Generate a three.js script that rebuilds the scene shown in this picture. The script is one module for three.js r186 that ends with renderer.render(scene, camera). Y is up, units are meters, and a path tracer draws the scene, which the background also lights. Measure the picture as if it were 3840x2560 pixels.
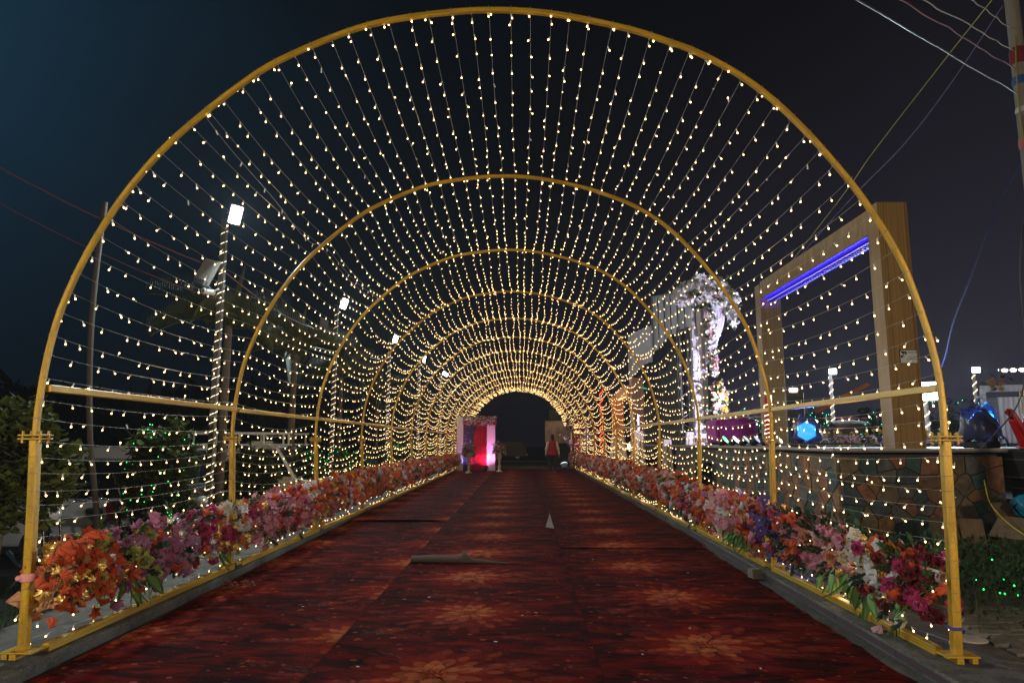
import * as THREE from 'three';
import { mergeGeometries, mergeVertices, toCreasedNormals } from 'three/addons/utils/BufferGeometryUtils.js';
import { RoundedBoxGeometry } from 'three/addons/geometries/RoundedBoxGeometry.js';
import { MarchingCubes } from 'three/addons/objects/MarchingCubes.js';
import { RectAreaLightUniformsLib } from 'three/addons/lights/RectAreaLightUniformsLib.js';

// ------------------------------------------------------------------ camera, sky, exposure
const clampf = THREE.MathUtils.clamp, lerp = THREE.MathUtils.lerp;
RectAreaLightUniformsLib.init();
const scene = new THREE.Scene();
const camera = new THREE.PerspectiveCamera(52.2, 1024 / 682, 0.1, 600);
camera.position.set(0, 1.45, 0);
camera.rotation.order = 'YXZ';
camera.rotation.set(0.1424, 0.0141, 0);
const renderer = new THREE.WebGLRenderer({ antialias: true });
renderer.toneMapping = THREE.LinearToneMapping;
renderer.toneMappingExposure = 1;
renderer.shadowMap.enabled = true;

function nightSky() {
  const mistN = noise2(3);
  const W = 512, H = 256, d = new Float32Array(W * H * 4), g = new THREE.Vector3(-0.68, 0.43, -0.60).normalize();
  for (let j = 0; j < H; j++) for (let i = 0; i < W; i++) {
    const up = ((j + 0.5) / H - 0.5) * Math.PI, a = ((i + 0.5) / W - 0.5) * 2 * Math.PI;
    const x = Math.cos(a) * Math.cos(up), y = Math.sin(up), z = Math.sin(a) * Math.cos(up);
    const low = Math.exp(-Math.max(0, y) / 0.30);                              // town glow in the mist over the horizon
    const east = THREE.MathUtils.smoothstep(x * 0.85 - z * 0.3, 0.18, 0.98);
    const mist = 0.72 + 0.56 * mistN(x * 3.2 + 20 + z, y * 5 + 20 + x * 1.5, 256, 4), t = mist * Math.exp(-(1 - (x * g.x + y * g.y + z * g.z)) / 0.14);             // mist lit from the yard on the left
    const s = mist * Math.exp(-(1 - (x * g.x + y * g.y + z * g.z)) / 0.03);
    const c = [0.0009 + 0.043 * low * east + 0.0022 * t + 0.004 * s, 0.0008 + 0.037 * low * east + 0.0085 * t + 0.020 * s, 0.0012 + 0.056 * low * east + 0.0155 * t + 0.038 * s];
    d.set([...c, 1], (j * W + i) * 4);
  }
  const t = new THREE.DataTexture(d, W, H, THREE.RGBAFormat, THREE.FloatType);
  t.mapping = THREE.EquirectangularReflectionMapping; t.magFilter = THREE.LinearFilter; t.needsUpdate = true;
  return t;
}
scene.background = nightSky();
scene.environment = scene.background;
scene.fog = new THREE.FogExp2(new THREE.Color(0.8, 0.88, 1), 0.0008);

// ------------------------------------------------------------------ helpers
function rng(seed) { let s = seed | 0; return () => { s = (s + 0x6d2b79f5) | 0; let t = Math.imul(s ^ (s >>> 15), 1 | s); t = (t + Math.imul(t ^ (t >>> 7), 61 | t)) ^ t; return ((t ^ (t >>> 14)) >>> 0) / 4294967296; }; }
const R0 = rng(11), V = (x, y, z) => new THREE.Vector3(x, y, z), PI = Math.PI;
const used = new Map();
function numbered(n) { const k = used.get(n) || 0; used.set(n, k + 1); return k ? n + '_' + String(k).padStart(3, '0') : n; }
function tag(o, label, category, group, kind) { if (label) o.userData.label = label; if (category) o.userData.category = category; if (group) o.userData.group = group; if (kind) o.userData.kind = kind; return o; }
function thing(name, label, category, p = [0, 0, 0], turn = 0, group) {
  const o = new THREE.Group(); o.name = numbered(name); o.position.set(...p); o.rotation.y = turn; scene.add(o);
  return tag(o, label, category, group);
}
function shade(m) { m.castShadow = true; m.receiveShadow = true; return m; }
function part(parent, name, geo, mat, kind) {
  if (Array.isArray(geo)) geo = merge(geo);
  const m = shade(new THREE.Mesh(geo, mat)); m.name = name; parent.add(m);
  if (kind) m.userData.kind = kind;
  return m;
}
function solo(name, geo, mat, label, category, group, kind) { const m = part(scene, numbered(name), geo, mat); return tag(m, label, category, group, kind); }
function struct(name, geo, mat) { const m = part(scene, numbered(name), geo, mat); m.userData.kind = 'structure'; return m; }
function clean(g) { g = g.index ? g.toNonIndexed() : g; for (const k of Object.keys(g.attributes)) if (!['position', 'normal', 'uv'].includes(k)) g.deleteAttribute(k); if (!g.attributes.uv) g.setAttribute('uv', new THREE.BufferAttribute(new Float32Array(g.attributes.position.count * 2), 2)); if (!g.attributes.normal) g.computeVertexNormals(); return g; }
function merge(list) { return list.length === 1 ? list[0] : mergeGeometries(list.map(clean)); }
function mv(g, x = 0, y = 0, z = 0, rx = 0, ry = 0, rz = 0, s = 1) { const m = new THREE.Matrix4().compose(V(x, y, z), new THREE.Quaternion().setFromEuler(new THREE.Euler(rx, ry, rz, 'YXZ')), Array.isArray(s) ? V(...s) : V(s, s, s)); return g.clone().applyMatrix4(m); }
function box(w, h, d, x = 0, y = 0, z = 0, r = 0, ry = 0, rx = 0, rz = 0) { const g = r ? new RoundedBoxGeometry(w, h, d, 2, Math.min(r, w / 2.01, h / 2.01, d / 2.01)) : new THREE.BoxGeometry(w, h, d); return mv(g, x, y, z, rx, ry, rz); }
function cyl(r1, r2, h, x = 0, y = 0, z = 0, n = 12, rx = 0, rz = 0, ry = 0) { return mv(new THREE.CylinderGeometry(r1, r2, h, n), x, y, z, rx, ry, rz); }
function ball(r, x = 0, y = 0, z = 0, s = [1, 1, 1], w = 12, h = 8) { return mv(new THREE.SphereGeometry(r, w, h), x, y, z, 0, 0, 0, s); }
function rod(a, b, r, n = 8, r2 = r) {                       // a straight bar from a to b
  a = V(...a); b = V(...b); const g = new THREE.CylinderGeometry(r2, r, a.distanceTo(b), n), q = new THREE.Quaternion().setFromUnitVectors(V(0, 1, 0), b.clone().sub(a).normalize());
  return g.applyQuaternion(q).translate((a.x + b.x) / 2, (a.y + b.y) / 2, (a.z + b.z) / 2);
}
function tube(pts, r, seg = pts.length * 4, n = 6, smooth = true) {
  const P = pts.map((p) => (p.isVector3 ? p : V(...p)));
  let c; if (smooth) c = new THREE.CatmullRomCurve3(P, false, 'centripetal'); else { c = new THREE.CurvePath(); for (let i = 1; i < P.length; i++) c.add(new THREE.LineCurve3(P[i - 1], P[i])); }
  return new THREE.TubeGeometry(c, seg, r, n, false);
}
const lathe = (pts, n = 20) => new THREE.LatheGeometry(pts.map((p) => new THREE.Vector2(p[0], p[1])), n);
function prism(pts, depth, bevel = 0) { const s = new THREE.Shape(pts.map((p) => new THREE.Vector2(p[0], p[1]))); return new THREE.ExtrudeGeometry(s, { depth, bevelEnabled: bevel > 0, bevelSize: bevel, bevelThickness: bevel, bevelSegments: 2, bevelOffset: -bevel, curveSegments: 8 }); }
// value noise, tileable with period p
function noise2(seed) {
  const h = (x, y) => { let n = Math.imul(x, 374761393) + Math.imul(y, 668265263) + Math.imul(seed, 974711); n = Math.imul(n ^ (n >>> 13), 1274126177); return ((n ^ (n >>> 16)) >>> 0) / 4294967296; };
  const f = (x, y, p) => { const xi = Math.floor(x), yi = Math.floor(y), u = x - xi, v = y - yi, s = u * u * (3 - 2 * u), t = v * v * (3 - 2 * v), m = (a) => ((a % p) + p) % p; return lerp(lerp(h(m(xi), m(yi)), h(m(xi + 1), m(yi)), s), lerp(h(m(xi), m(yi + 1)), h(m(xi + 1), m(yi + 1)), s), t); };
  return (x, y, p = 256, oct = 4) => { let a = 0.5, sum = 0, k = 1; for (let i = 0; i < oct; i++) { sum += a * f(x * k, y * k, p * k); a *= 0.5; k *= 2; } return sum / (1 - Math.pow(0.5, oct)); };
}
function dataTex(n, fn, srgb = true, rep = [1, 1]) {
  const d = new Uint8Array(n * n * 4);
  for (let j = 0; j < n; j++) for (let i = 0; i < n; i++) { const c = fn(i / n, j / n); d.set([c[0], c[1], c[2], 255].map((v) => clampf(v, 0, 255)), (j * n + i) * 4); }
  const t = new THREE.DataTexture(d, n, n); t.wrapS = t.wrapT = THREE.RepeatWrapping; t.magFilter = THREE.LinearFilter; t.minFilter = THREE.LinearMipmapLinearFilter; t.needsUpdate = true; if (srgb) t.colorSpace = THREE.SRGBColorSpace; t.repeat.set(...rep); return t;
}
function canvasTex(w, h, draw, srgb = true) {
  const c = document.createElement('canvas'); c.width = w; c.height = h; draw(c.getContext('2d'), w, h);
  const t = new THREE.CanvasTexture(c); if (srgb) t.colorSpace = THREE.SRGBColorSpace; t.wrapS = t.wrapT = THREE.RepeatWrapping; return t;
}
function mat(r, g, b, rough = 0.7, metal = 0, o = {}) { const m = new THREE.MeshPhysicalMaterial({ roughness: rough, metalness: metal, ...o }); m.color.setRGB(r, g, b); return m; }
function glow(r, g, b, k) { const m = new THREE.MeshStandardMaterial({ roughness: 0.5 }); m.color.setRGB(0.6, 0.6, 0.6); m.emissive.setRGB(r, g, b); m.emissiveIntensity = k; return m; }
function flip(g) { return g; }
const ONES = ['', 'first', 'second', 'third', 'fourth', 'fifth', 'sixth', 'seventh', 'eighth', 'ninth', 'tenth', 'eleventh', 'twelfth', 'thirteenth', 'fourteenth', 'fifteenth', 'sixteenth', 'seventeenth', 'eighteenth', 'nineteenth'];
const TENS = ['', '', 'twenty', 'thirty', 'forty', 'fifty'], TENTHS = ['', '', 'twentieth', 'thirtieth', 'fortieth', 'fiftieth'];
const ord = (n) => (n < 20 ? ONES[n] : n % 10 ? TENS[Math.floor(n / 10)] + '-' + ONES[n % 10] : TENTHS[n / 10]);

const nz = noise2(5), nz2 = noise2(9);
const grain = dataTex(256, (u, v) => { const a = nz(u * 16, v * 16, 16, 5) * 150 + nz2(u * 64, v * 64, 64, 2) * 90 + 20; return [a, a, a]; }, false);
const blotch = dataTex(256, (u, v) => { const a = 150 + 90 * nz(u * 6, v * 6, 6, 6) + 40 * (nz2(u * 60, v * 60, 60, 2) - 0.5); return [a, a, a]; });
const M = {
  gold: mat(0.86, 0.50, 0.025, 0.42, 0.22, { map: blotch, bumpMap: grain, bumpScale: 0.0008, clearcoat: 0.12, clearcoatRoughness: 0.3 }),
  steel: mat(0.16, 0.16, 0.17, 0.45, 0.8), black: mat(0.012, 0.012, 0.013, 0.5), blackGloss: mat(0.008, 0.008, 0.01, 0.18), rubber: mat(0.015, 0.015, 0.015, 0.85),
  wire: mat(0.34, 0.31, 0.24, 0.6), socket: mat(0.7, 0.7, 0.68, 0.4), chrome: mat(0.8, 0.8, 0.8, 0.15, 1), white: mat(0.78, 0.78, 0.76, 0.4),
  bulb: glow(1, 0.61, 0.23, 8), bulbDim: glow(1, 0.60, 0.22, 5.5), rope: glow(1, 0.80, 0.50, 2.6), led: glow(0.0, 1, 0.16, 3), flood: glow(0.80, 0.94, 1, 14), glass: mat(0.02, 0.025, 0.03, 0.05),
};

// ------------------------------------------------------------------ arches of the tunnel
const Z0 = -4.906, BAY = -3.366, NA = 12, az = (k) => Z0 + BAY * k;
const PROFILE = [[-3.372, 0.03], [-3.388, 0.64], [-3.405, 1.06], [-3.425, 1.424], [-3.432, 1.567], [-3.424, 1.78], [-3.405, 2.0], [-3.375, 2.2], [-3.33, 2.4], [-3.2, 2.76], [-3.013, 3.132], [-2.853, 3.38], [-2.655, 3.63], [-2.405, 3.875], [-2.148, 4.095], [-1.925, 4.26], [-1.55, 4.45], [-1.13, 4.605], [-0.5, 4.70], [-0.154, 4.71], [0.2, 4.682], [0.553, 4.612], [0.884, 4.525], [1.098, 4.445], [1.29, 4.37], [1.609, 4.185], [1.85, 3.99], [2.1, 3.723], [2.321, 3.44], [2.424, 3.295], [2.534, 3.115], [2.652, 2.895], [2.745, 2.68], [2.825, 2.41], [2.875, 2.2], [2.91, 2.01], [2.928, 1.823], [2.930, 1.563], [2.921, 1.267], [2.905, 0.685], [2.880, 0.03]];
const CURVE = new THREE.CatmullRomCurve3(PROFILE.map((p) => V(p[0], p[1], 0)), false, 'centripetal');
CURVE.arcLengthDivisions = 800;
const LEN = CURVE.getLength();
function sweep(t0, t1, seg, w, d, cham) {                     // square tube with chamfered corners, bent along the arch
  const a = w / 2, b = d / 2, c = cham, sec = [[a, -b + c], [a, b - c], [a - c, b], [-a + c, b], [-a, b - c], [-a, -b + c], [-a + c, -b], [a - c, -b]];
  const pos = [], uv = [], idx = [];
  for (let i = 0; i <= seg; i++) {
    const t = lerp(t0, t1, i / seg), p = CURVE.getPointAt(t), g = CURVE.getTangentAt(t), nx = -g.y, ny = g.x;
    sec.forEach(([u, v], k) => { pos.push(p.x + nx * u, p.y + ny * u, v); uv.push(k / 8, t * LEN); });
  }
  for (let i = 0; i < seg; i++) for (let k = 0; k < 8; k++) { const A = i * 8 + k, B = i * 8 + (k + 1) % 8, C = A + 8, D = B + 8; idx.push(A, C, B, B, C, D); }
  const g = new THREE.BufferGeometry(); g.setAttribute('position', new THREE.Float32BufferAttribute(pos, 3)); g.setAttribute('uv', new THREE.Float32BufferAttribute(uv, 2)); g.setIndex(idx);
  return toCreasedNormals(g, 0.6);
}
function tAt(y, side) { let lo = side < 0 ? 0 : 0.5, hi = side < 0 ? 0.5 : 1; for (let i = 0; i < 40; i++) { const m = (lo + hi) / 2, v = CURVE.getPointAt(m).y; if ((v < y) === (side < 0)) lo = m; else hi = m; } return (lo + hi) / 2; }
const tL = tAt(1.48, -1), tR = tAt(1.47, 1);
{
  const arch = thing('metal_arch', '', 'arch');
  part(arch, 'bow', sweep(tL, tR, 110, 0.041, 0.044, 0.010), M.gold);
  part(arch, 'leg', sweep(0, tL - 0.0004, 14, 0.060, 0.064, 0.009), M.gold);
  part(arch, 'leg', sweep(tR + 0.0004, 1, 14, 0.060, 0.064, 0.009), M.gold);
  for (const [t, s] of [[tL, -1], [tR, 1]]) {
    const p = CURVE.getPointAt(t);
    for (const dy of [-0.012, 0.013]) part(arch, 'flange', box(0.17, 0.012, 0.13, p.x + s * 0.0, p.y + dy, 0, 0.003), M.gold);
    for (const dx of [-0.062, 0.062]) for (const dz of [-0.042, 0.042]) part(arch, 'bolt', cyl(0.009, 0.009, 0.085, p.x + dx, p.y, dz, 6), M.gold);
  }
  for (const s of [-1, 1]) {
    const x = s < 0 ? -3.372 : 2.88;
    part(arch, 'base_plate', box(0.22, 0.012, 0.16, x, 0.055, 0, 0.003), M.gold);
    part(arch, 'foot', box(0.045, 0.045, 0.15, x - 0.02, 0.026, 0), M.gold); part(arch, 'foot', box(0.035, 0.045, 0.035, x + s * 0.08, 0.026, 0.05), M.gold);
  }
  for (let k = 0; k < NA; k++) {
    const a = k ? arch.clone() : arch; if (k) { a.name = numbered('metal_arch'); scene.add(a); }
    a.position.z = az(k); a.rotation.y = k ? (R0() - 0.5) * 0.006 : 0;
    a.userData.label = 'gold painted tube arch of the light tunnel, ' + (k === 0 ? 'nearest and largest of all' : k === NA - 1 ? 'smallest one at the far end' : ord(k + 1) + ' from the front');
    a.userData.category = 'arch'; a.userData.group = 'tube arches of the light tunnel';
  }
}
for (const [side, x] of [['left', -3.395], ['right', 2.94]]) {
  for (let k = 0; k < NA - 1; k++) {
    const zc = az(k) + BAY / 2, L = -BAY;
    solo('cross_rail', box(0.048, 0.052, L - 0.07, x, 1.82 + (R0() - 0.5) * 0.02, zc, 0.008), M.gold, 'gold waist rail, ' + ord(k + 1) + ' bay from the front on the ' + side + ' side', 'rail', 'waist rails between the arches');
    solo('ground_rail', box(0.06, 0.06, L - 0.22, side === 'left' ? -3.30 : 2.83, 0.042, zc, 0.008), M.gold, 'gold tube along the ground, ' + ord(k + 1) + ' bay from the front on the ' + side + ' side', 'rail', 'tubes along the ground between the arches');
  }
}

// ------------------------------------------------------------------ strings of warm bulbs along the tunnel
{
  const rnd = rng(77), ts = [];
  const legN = 13, y0 = 0.11;
  for (let i = 0; i < legN; i++) ts.push(tAt(y0 + i * 0.112, -1));
  const a0 = tAt(1.6, -1), a1 = tAt(1.6, 1), nArc = Math.round((a1 - a0) * LEN / 0.156);
  for (let i = 0; i <= nArc; i++) ts.push(lerp(a0, a1, i / nArc));
  for (let i = legN - 1; i >= 0; i--) ts.push(tAt(y0 + i * 0.112, 1));
  const bulbG = mv(new THREE.SphereGeometry(0.0068, 8, 6), 0, -0.036, 0, 0, 0, 0, [1, 1.15, 1]), sockG = mv(new THREE.CylinderGeometry(0.0034, 0.0062, 0.026, 5, 1, true), 0, -0.013, 0);
  const N = ts.length, mid = ts.findIndex((t) => CURVE.getPointAt(t).x > -0.18);
  ts.forEach((t, si) => {
    const anchors = [];
    for (let k = 0; k < NA; k++) { const tt = clampf(t + (k ? (rnd() - 0.5) * 0.05 / LEN * (k > 3 ? 1.6 : 1) : (rnd() - 0.5) * 0.03 / LEN), 0.006, 0.994), p = CURVE.getPointAt(tt), g = CURVE.getTangentAt(tt); anchors.push(V(p.x - g.y * 0.034, p.y + g.x * 0.034, az(k))); }
    const wraps = []; for (let k = 0; k < 3; k++) { const a = anchors[k], g = CURVE.getTangentAt(t), rr = a.y < 1.45 ? 0.042 : 0.033; wraps.push(new THREE.TorusGeometry(rr, 0.0014, 3, 10).applyQuaternion(new THREE.Quaternion().setFromUnitVectors(V(0, 0, 1), g)).translate(a.x + g.y * 0.034, a.y - g.x * 0.034, a.z)); }
    const pts = [], spots = [];
    const ends = CURVE.getPointAt(t), NK = ends.x > 0 && ends.y < 2.5 ? NA - 2 : NA;       // the low right strings stop two bays short
    for (let k = 0; k < NK - 1; k++) {
      const A = anchors[k], B = anchors[k + 1], sag = k === 0 ? 0.03 + rnd() * 0.05 : k === 1 ? 0.06 + rnd() * 0.07 : 0.09 + rnd() * 0.12, n = 12, side = (rnd() - 0.5) * 0.03;
      const at = (f) => V(lerp(A.x, B.x, f) + side * Math.sin(PI * f), lerp(A.y, B.y, f) - sag * 4 * f * (1 - f), lerp(A.z, B.z, f));
      for (let i = k ? 1 : 0; i <= n; i++) pts.push(at(i / n));
      const step = 0.25, nb = Math.floor(-BAY / step);
      for (let i = 0; i < nb; i++) spots.push([at(clampf((i + 0.45 + (rnd() - 0.5) * 0.55) / nb, 0.01, 0.99)), k]);
      if (rnd() < 0.75) spots.push([A.clone().add(V((rnd() - 0.5) * 0.05, -0.03 - rnd() * 0.02, 0.012 - rnd() * 0.06)), k]);
    }
    const last = anchors[NK - 1], gg = CURVE.getTangentAt(t);
    const coil = [last];                                                  // spare length bunched up at the last arch
    for (let i = 0; i < (ends.y > 1.9 ? 26 : 3); i++) { const dn = 0.05 + rnd() * 0.26, p = V(last.x + gg.y * dn + (rnd() - 0.5) * 0.14, Math.max(0.08, last.y - gg.x * dn * 0.8 - rnd() * 0.06), last.z + (rnd() - 0.5) * 0.2); coil.push(p); spots.push([p, 20]); }
    const i1 = si + 1, left = si < mid, nth = left ? i1 : N - si;
    const s = thing('string_light', 'string of warm white bulbs, ' + ord(nth) + " up from the ground on tunnel's " + (left ? 'left' : 'right') + ' side', 'string light', [0, 0, 0], 0, 'bulb strings along the tunnel');
    part(s, 'wire', [tube(pts, 0.0015, pts.length - 1, 3, false), tube(coil, 0.0015, 24, 3), ...wraps], M.wire);
    const far = [], all = [];
    if (si % 12 === 5) for (const [p, k] of spots.filter((q, i) => i % 14 === 6)) { const l = new THREE.PointLight(new THREE.Color().setRGB(1, 0.66, 0.30), 0.55); l.position.copy(p); l.position.y -= 0.035; l.shadow.radius = 9; l.castShadow = true; s.add(l); }   // light of the bulbs around
    for (const [p, k] of spots) {
      const q = new THREE.Quaternion().setFromEuler(new THREE.Euler((rnd() - 0.5) * 1.3, rnd() * 6.28, rnd() < 0.06 ? 2.6 : (rnd() - 0.5) * 1.5));
      const m = new THREE.Matrix4().compose(p, q, V(1, 1, 1)); all.push(m);
      if (k === 0) { const b = part(s, 'bulb', bulbG, rnd() < 0.02 ? M.socket : rnd() < 0.3 ? M.bulbDim : M.bulb); b.applyMatrix4(m); } else far.push(m);
    }
    const fi = new THREE.InstancedMesh(bulbG, M.bulb, far.length); far.forEach((m, i) => fi.setMatrixAt(i, m)); fi.name = 'bulb_row'; fi.userData.kind = 'stuff'; s.add(fi);
    const so = new THREE.InstancedMesh(sockG, M.socket, all.length); all.forEach((m, i) => so.setMatrixAt(i, m)); so.name = 'bulb_socket'; so.userData.kind = 'stuff'; s.add(so);
  });
}

{ // an extra slack wire with a few dead sockets, as someone left it
  const pts = [[-2.40, 3.90, -4.90], [-2.36, 3.80, -5.3], [-2.28, 3.66, -6.1], [-2.30, 3.60, -6.9], [-2.36, 3.66, -7.6], [-2.44, 3.84, -8.27], [-2.36, 3.70, -9.4], [-2.42, 3.84, -11.6]], c = new THREE.CatmullRomCurve3(pts.map((p) => V(...p)), false, 'centripetal');
  const s = thing('loose_wire', 'slack light wire with dead sockets hanging beside the upper left strings', 'cable'); part(s, 'wire', tube(pts, 0.0022, 60, 4), M.wire);
  for (let i = 0; i < 16; i++) { const p = c.getPointAt((i + 0.5) / 16), m = part(s, 'socket', rod([0, 0, 0], [(R0() - 0.5) * 0.03, -0.035, (R0() - 0.5) * 0.02], 0.005, 5), M.socket); m.position.copy(p); }
}

// ------------------------------------------------------------------ ground, kerbs, carpet
const GY = -0.06;                                                // the road under the carpet
const kerbR = (z) => z > -13 ? lerp(2.60, 2.80, (-3 - z) / 10) : lerp(2.80, 2.90, (-13 - z) / 30);
{
  const asphalt = dataTex(512, (u, v) => { const a = 40 + 42 * nz(u * 8, v * 8, 8, 6) + 34 * (nz2(u * 120, v * 120, 120, 2) - 0.4); return [a * 1.0, a * 0.98, a * 0.95]; });
  asphalt.repeat.set(0.35, 0.35);
  const g = new THREE.PlaneGeometry(400, 400, 200, 200); g.rotateX(-PI / 2);
  const p = g.attributes.position, uv = g.attributes.uv;
  for (let i = 0; i < p.count; i++) {
    let x = p.getX(i), z = p.getZ(i); const w = (a) => Math.sign(a) * Math.pow(Math.abs(a) / 200, 1.9) * 200; x = w(x); z = w(z + 8) - 8;
    const y = x < -4.1 && z > -44 ? lerp(GY - 0.012, -0.36, THREE.MathUtils.smoothstep(-x, 4.1, 5.6)) : GY - 0.012;
    p.setXYZ(i, x, y, z); uv.setXY(i, x, z);
  }
  g.computeVertexNormals();
  struct('ground', g, mat(1, 1, 1, 0.92, 0, { map: asphalt, bumpMap: asphalt, bumpScale: 0.006 }));
  const conc = dataTex(512, (u, v) => { const a = 58 + 46 * nz(u * 10, v * 10, 10, 6) + 46 * (nz2(u * 140, v * 140, 140, 2) - 0.5), s = nz2(u * 5, v * 5, 5, 4) > 0.58 ? 0.78 : 1; return [a * s, a * 0.97 * s, a * 0.9 * s]; });
  const M_conc = mat(1, 1, 1, 0.9, 0, { map: conc, bumpMap: conc, bumpScale: 0.006 });
  const kb = (pts, y0, y1) => { const s = new THREE.Shape(pts.map(([x, z]) => new THREE.Vector2(x, -z))); const k = new THREE.ExtrudeGeometry(s, { depth: y1 - y0, bevelEnabled: true, bevelSize: 0.012, bevelThickness: 0.012, bevelSegments: 2, bevelOffset: -0.012 }); k.rotateX(-PI / 2); k.translate(0, y0, 0); return k; };
  const L = [], Rr = []; for (let z = 2; z >= -43; z -= 1.5) { L.push([-3.19 - (z < -6 ? Math.min(0.16, (-6 - z) * 0.02) : 0) + (R0() - 0.5) * 0.012, z]); Rr.push([kerbR(z) + (R0() - 0.5) * 0.02, z]); }
  struct('kerb', kb([...L, [-4.05, -43], [-4.05, 2]], -0.09, 0), M_conc);
  struct('kerb', kb([[3.36, 2], ...Rr, [3.36, -43]], -0.09, 0), M_conc);
  const redoxide = mat(0.055, 0.028, 0.034, 0.85, 0, { bumpMap: grain, bumpScale: 0.002 });     // old paint on the kerb face
  const f = []; for (let z = -3.2; z > -26; z -= 1.01) { const a = kerbR(z) - 0.004, b = kerbR(z - 1) - 0.004; f.push(box(0.006, 0.045, 1.0, (a + b) / 2, -0.032, z - 0.5, 0, Math.atan2(b - a, -1) + PI)); }
  struct('kerb_paint', f, redoxide);
  // interlocking pavers of the path on the right
  const pav = struct('pavement', box(3.2, 0.06, 44, 4.99, -0.05, -20), M_conc);
  const PM = [0, 1, 2, 3].map((i) => mat(0.24 + i * 0.03, 0.23 + i * 0.028, 0.21 + i * 0.022, 0.9, 0, { map: blotch, bumpMap: grain, bumpScale: 0.003 })), PG = box(0.218, 0.05, 0.108, 0, 0, 0, 0.006);
  for (let i = 0; i < 7; i++) for (let j = 0; j < 22; j++) { const m = part(pav, 'paver', PG, PM[Math.floor(R0() * 4)]); m.position.set(3.52 + i * 0.226 + (j % 2) * 0.113, -0.013 + (R0() - 0.5) * 0.008, -4.0 - j * 0.116); m.rotation.set((R0() - 0.5) * 0.03, (R0() - 0.5) * 0.04, (R0() - 0.5) * 0.03); }
}
{
  // printed carpet: one strip is 1.88 m wide and repeats every 3.3 m
  const tex = (seed) => canvasTex(1024, 1796, (c, W, H) => {
    const r = rng(seed); c.fillStyle = '#45100d'; c.fillRect(0, 0, W, H);
    const wrapY = (f) => { for (const dy of [-H, 0, H]) { c.save(); c.translate(0, dy); f(); c.restore(); } };
    for (let i = 0; i < 620; i++) {
      const x = r() * W, y = r() * H, a = 30 + r() * 130, b = 6 + r() * 34, t = (r() - 0.5) * 0.9, q = r();
      c.fillStyle = q < 0.42 ? 'rgba(20,6,9,0.30)' : q < 0.8 ? 'rgba(150,30,20,0.22)' : q < 0.93 ? 'rgba(190,60,32,0.18)' : 'rgba(60,34,34,0.3)';
      wrapY(() => { c.beginPath(); c.ellipse(x, y, a, b, t, 0, 7); c.fill(); });
    }
    const petal = (a, r0, r1, w, col, tip) => { c.save(); c.rotate(a); c.fillStyle = col; c.beginPath(); c.moveTo(r0, 0); c.bezierCurveTo(r0 + (r1 - r0) * 0.4, -w, r1 - w * 0.4, -w, r1, 0); c.bezierCurveTo(r1 - w * 0.4, w, r0 + (r1 - r0) * 0.4, w, r0, 0); c.fill(); if (tip) { c.fillStyle = tip; c.beginPath(); c.ellipse(r1 - w * 0.7, 0, w * 0.75, w * 0.42, 0, 0, 7); c.fill(); } c.restore(); };
    for (const [fx, fy, s] of [[0.44, 0.22, 1], [0.50, 0.72, 0.93]]) wrapY(() => {
      c.save(); c.translate(fx * W, fy * H); c.scale(s, s);
      for (let ring = 0; ring < 5; ring++) { const n = 22 - ring * 3, r1 = 395 - ring * 72, r0 = r1 * 0.28; for (let k = 0; k < n; k++) { const a = (k + (ring % 2) * 0.5 + (r() - 0.5) * 0.5) / n * 6.283, f = ring / 4; petal(a, r0, r1 * (0.8 + r() * 0.28), 30 + 26 * (1 - f), ring > 2 ? `rgba(205,150,96,${0.28 + 0.14 * (ring - 2)})` : `rgba(${Math.round(122 + 60 * f)},${Math.round(32 + 58 * f)},${Math.round(24 + 26 * f)},${0.27 + 0.24 * f})`, r() < 0.45 ? `rgba(205,150,76,${0.20 + 0.28 * f})` : null); } }
      c.fillStyle = 'rgba(170,104,44,0.5)'; c.beginPath(); c.ellipse(0, 0, 40, 34, 0, 0, 7); c.fill();
      for (let k = 0; k < 60; k++) { const a = r() * 7, q = Math.sqrt(r()) * 46; c.fillStyle = r() < 0.5 ? 'rgba(240,190,90,0.7)' : 'rgba(120,50,16,0.7)'; c.fillRect(Math.cos(a) * q, Math.sin(a) * q, 5, 5); }
      c.restore();
    });
    for (let i = 0; i < 5; i++) { const x = (i % 2 ? 0.86 : 0.1) * W, y = (i + 0.5) / 5 * H; wrapY(() => { for (let k = 0; k < 3; k++) { c.strokeStyle = 'rgba(170,60,40,0.16)'; c.lineWidth = 5; c.beginPath(); c.ellipse(x, y, 90 - k * 26, 60 - k * 18, i, 0, 6.0); c.stroke(); } }); }
    for (let i = 0; i < 300; i++) { const x = r() * W, y = r() * H, s = 2 + Math.pow(r(), 3) * 13; c.fillStyle = r() < 0.7 ? 'rgba(200,135,70,0.55)' : 'rgba(170,110,84,0.45)'; wrapY(() => { c.beginPath(); c.ellipse(x, y, s, s * 0.8, r(), 0, 7); c.fill(); }); }
    for (let i = 0; i < 34; i++) { const x = r() * W, y = r() * H; for (let k = 0; k < 46; k++) { c.fillStyle = 'rgba(150,140,130,0.10)'; c.beginPath(); c.ellipse(x + (r() - 0.5) * 130, y + (r() - 0.5) * 60, 4 + r() * 22, 2 + r() * 8, r(), 0, 7); c.fill(); } }   // scuffed dust
  });
  const pile = dataTex(256, (u, v) => { const a = 90 + 150 * nz2(u * 90, v * 90, 90, 2); return [a, a, a]; }, false);
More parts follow.
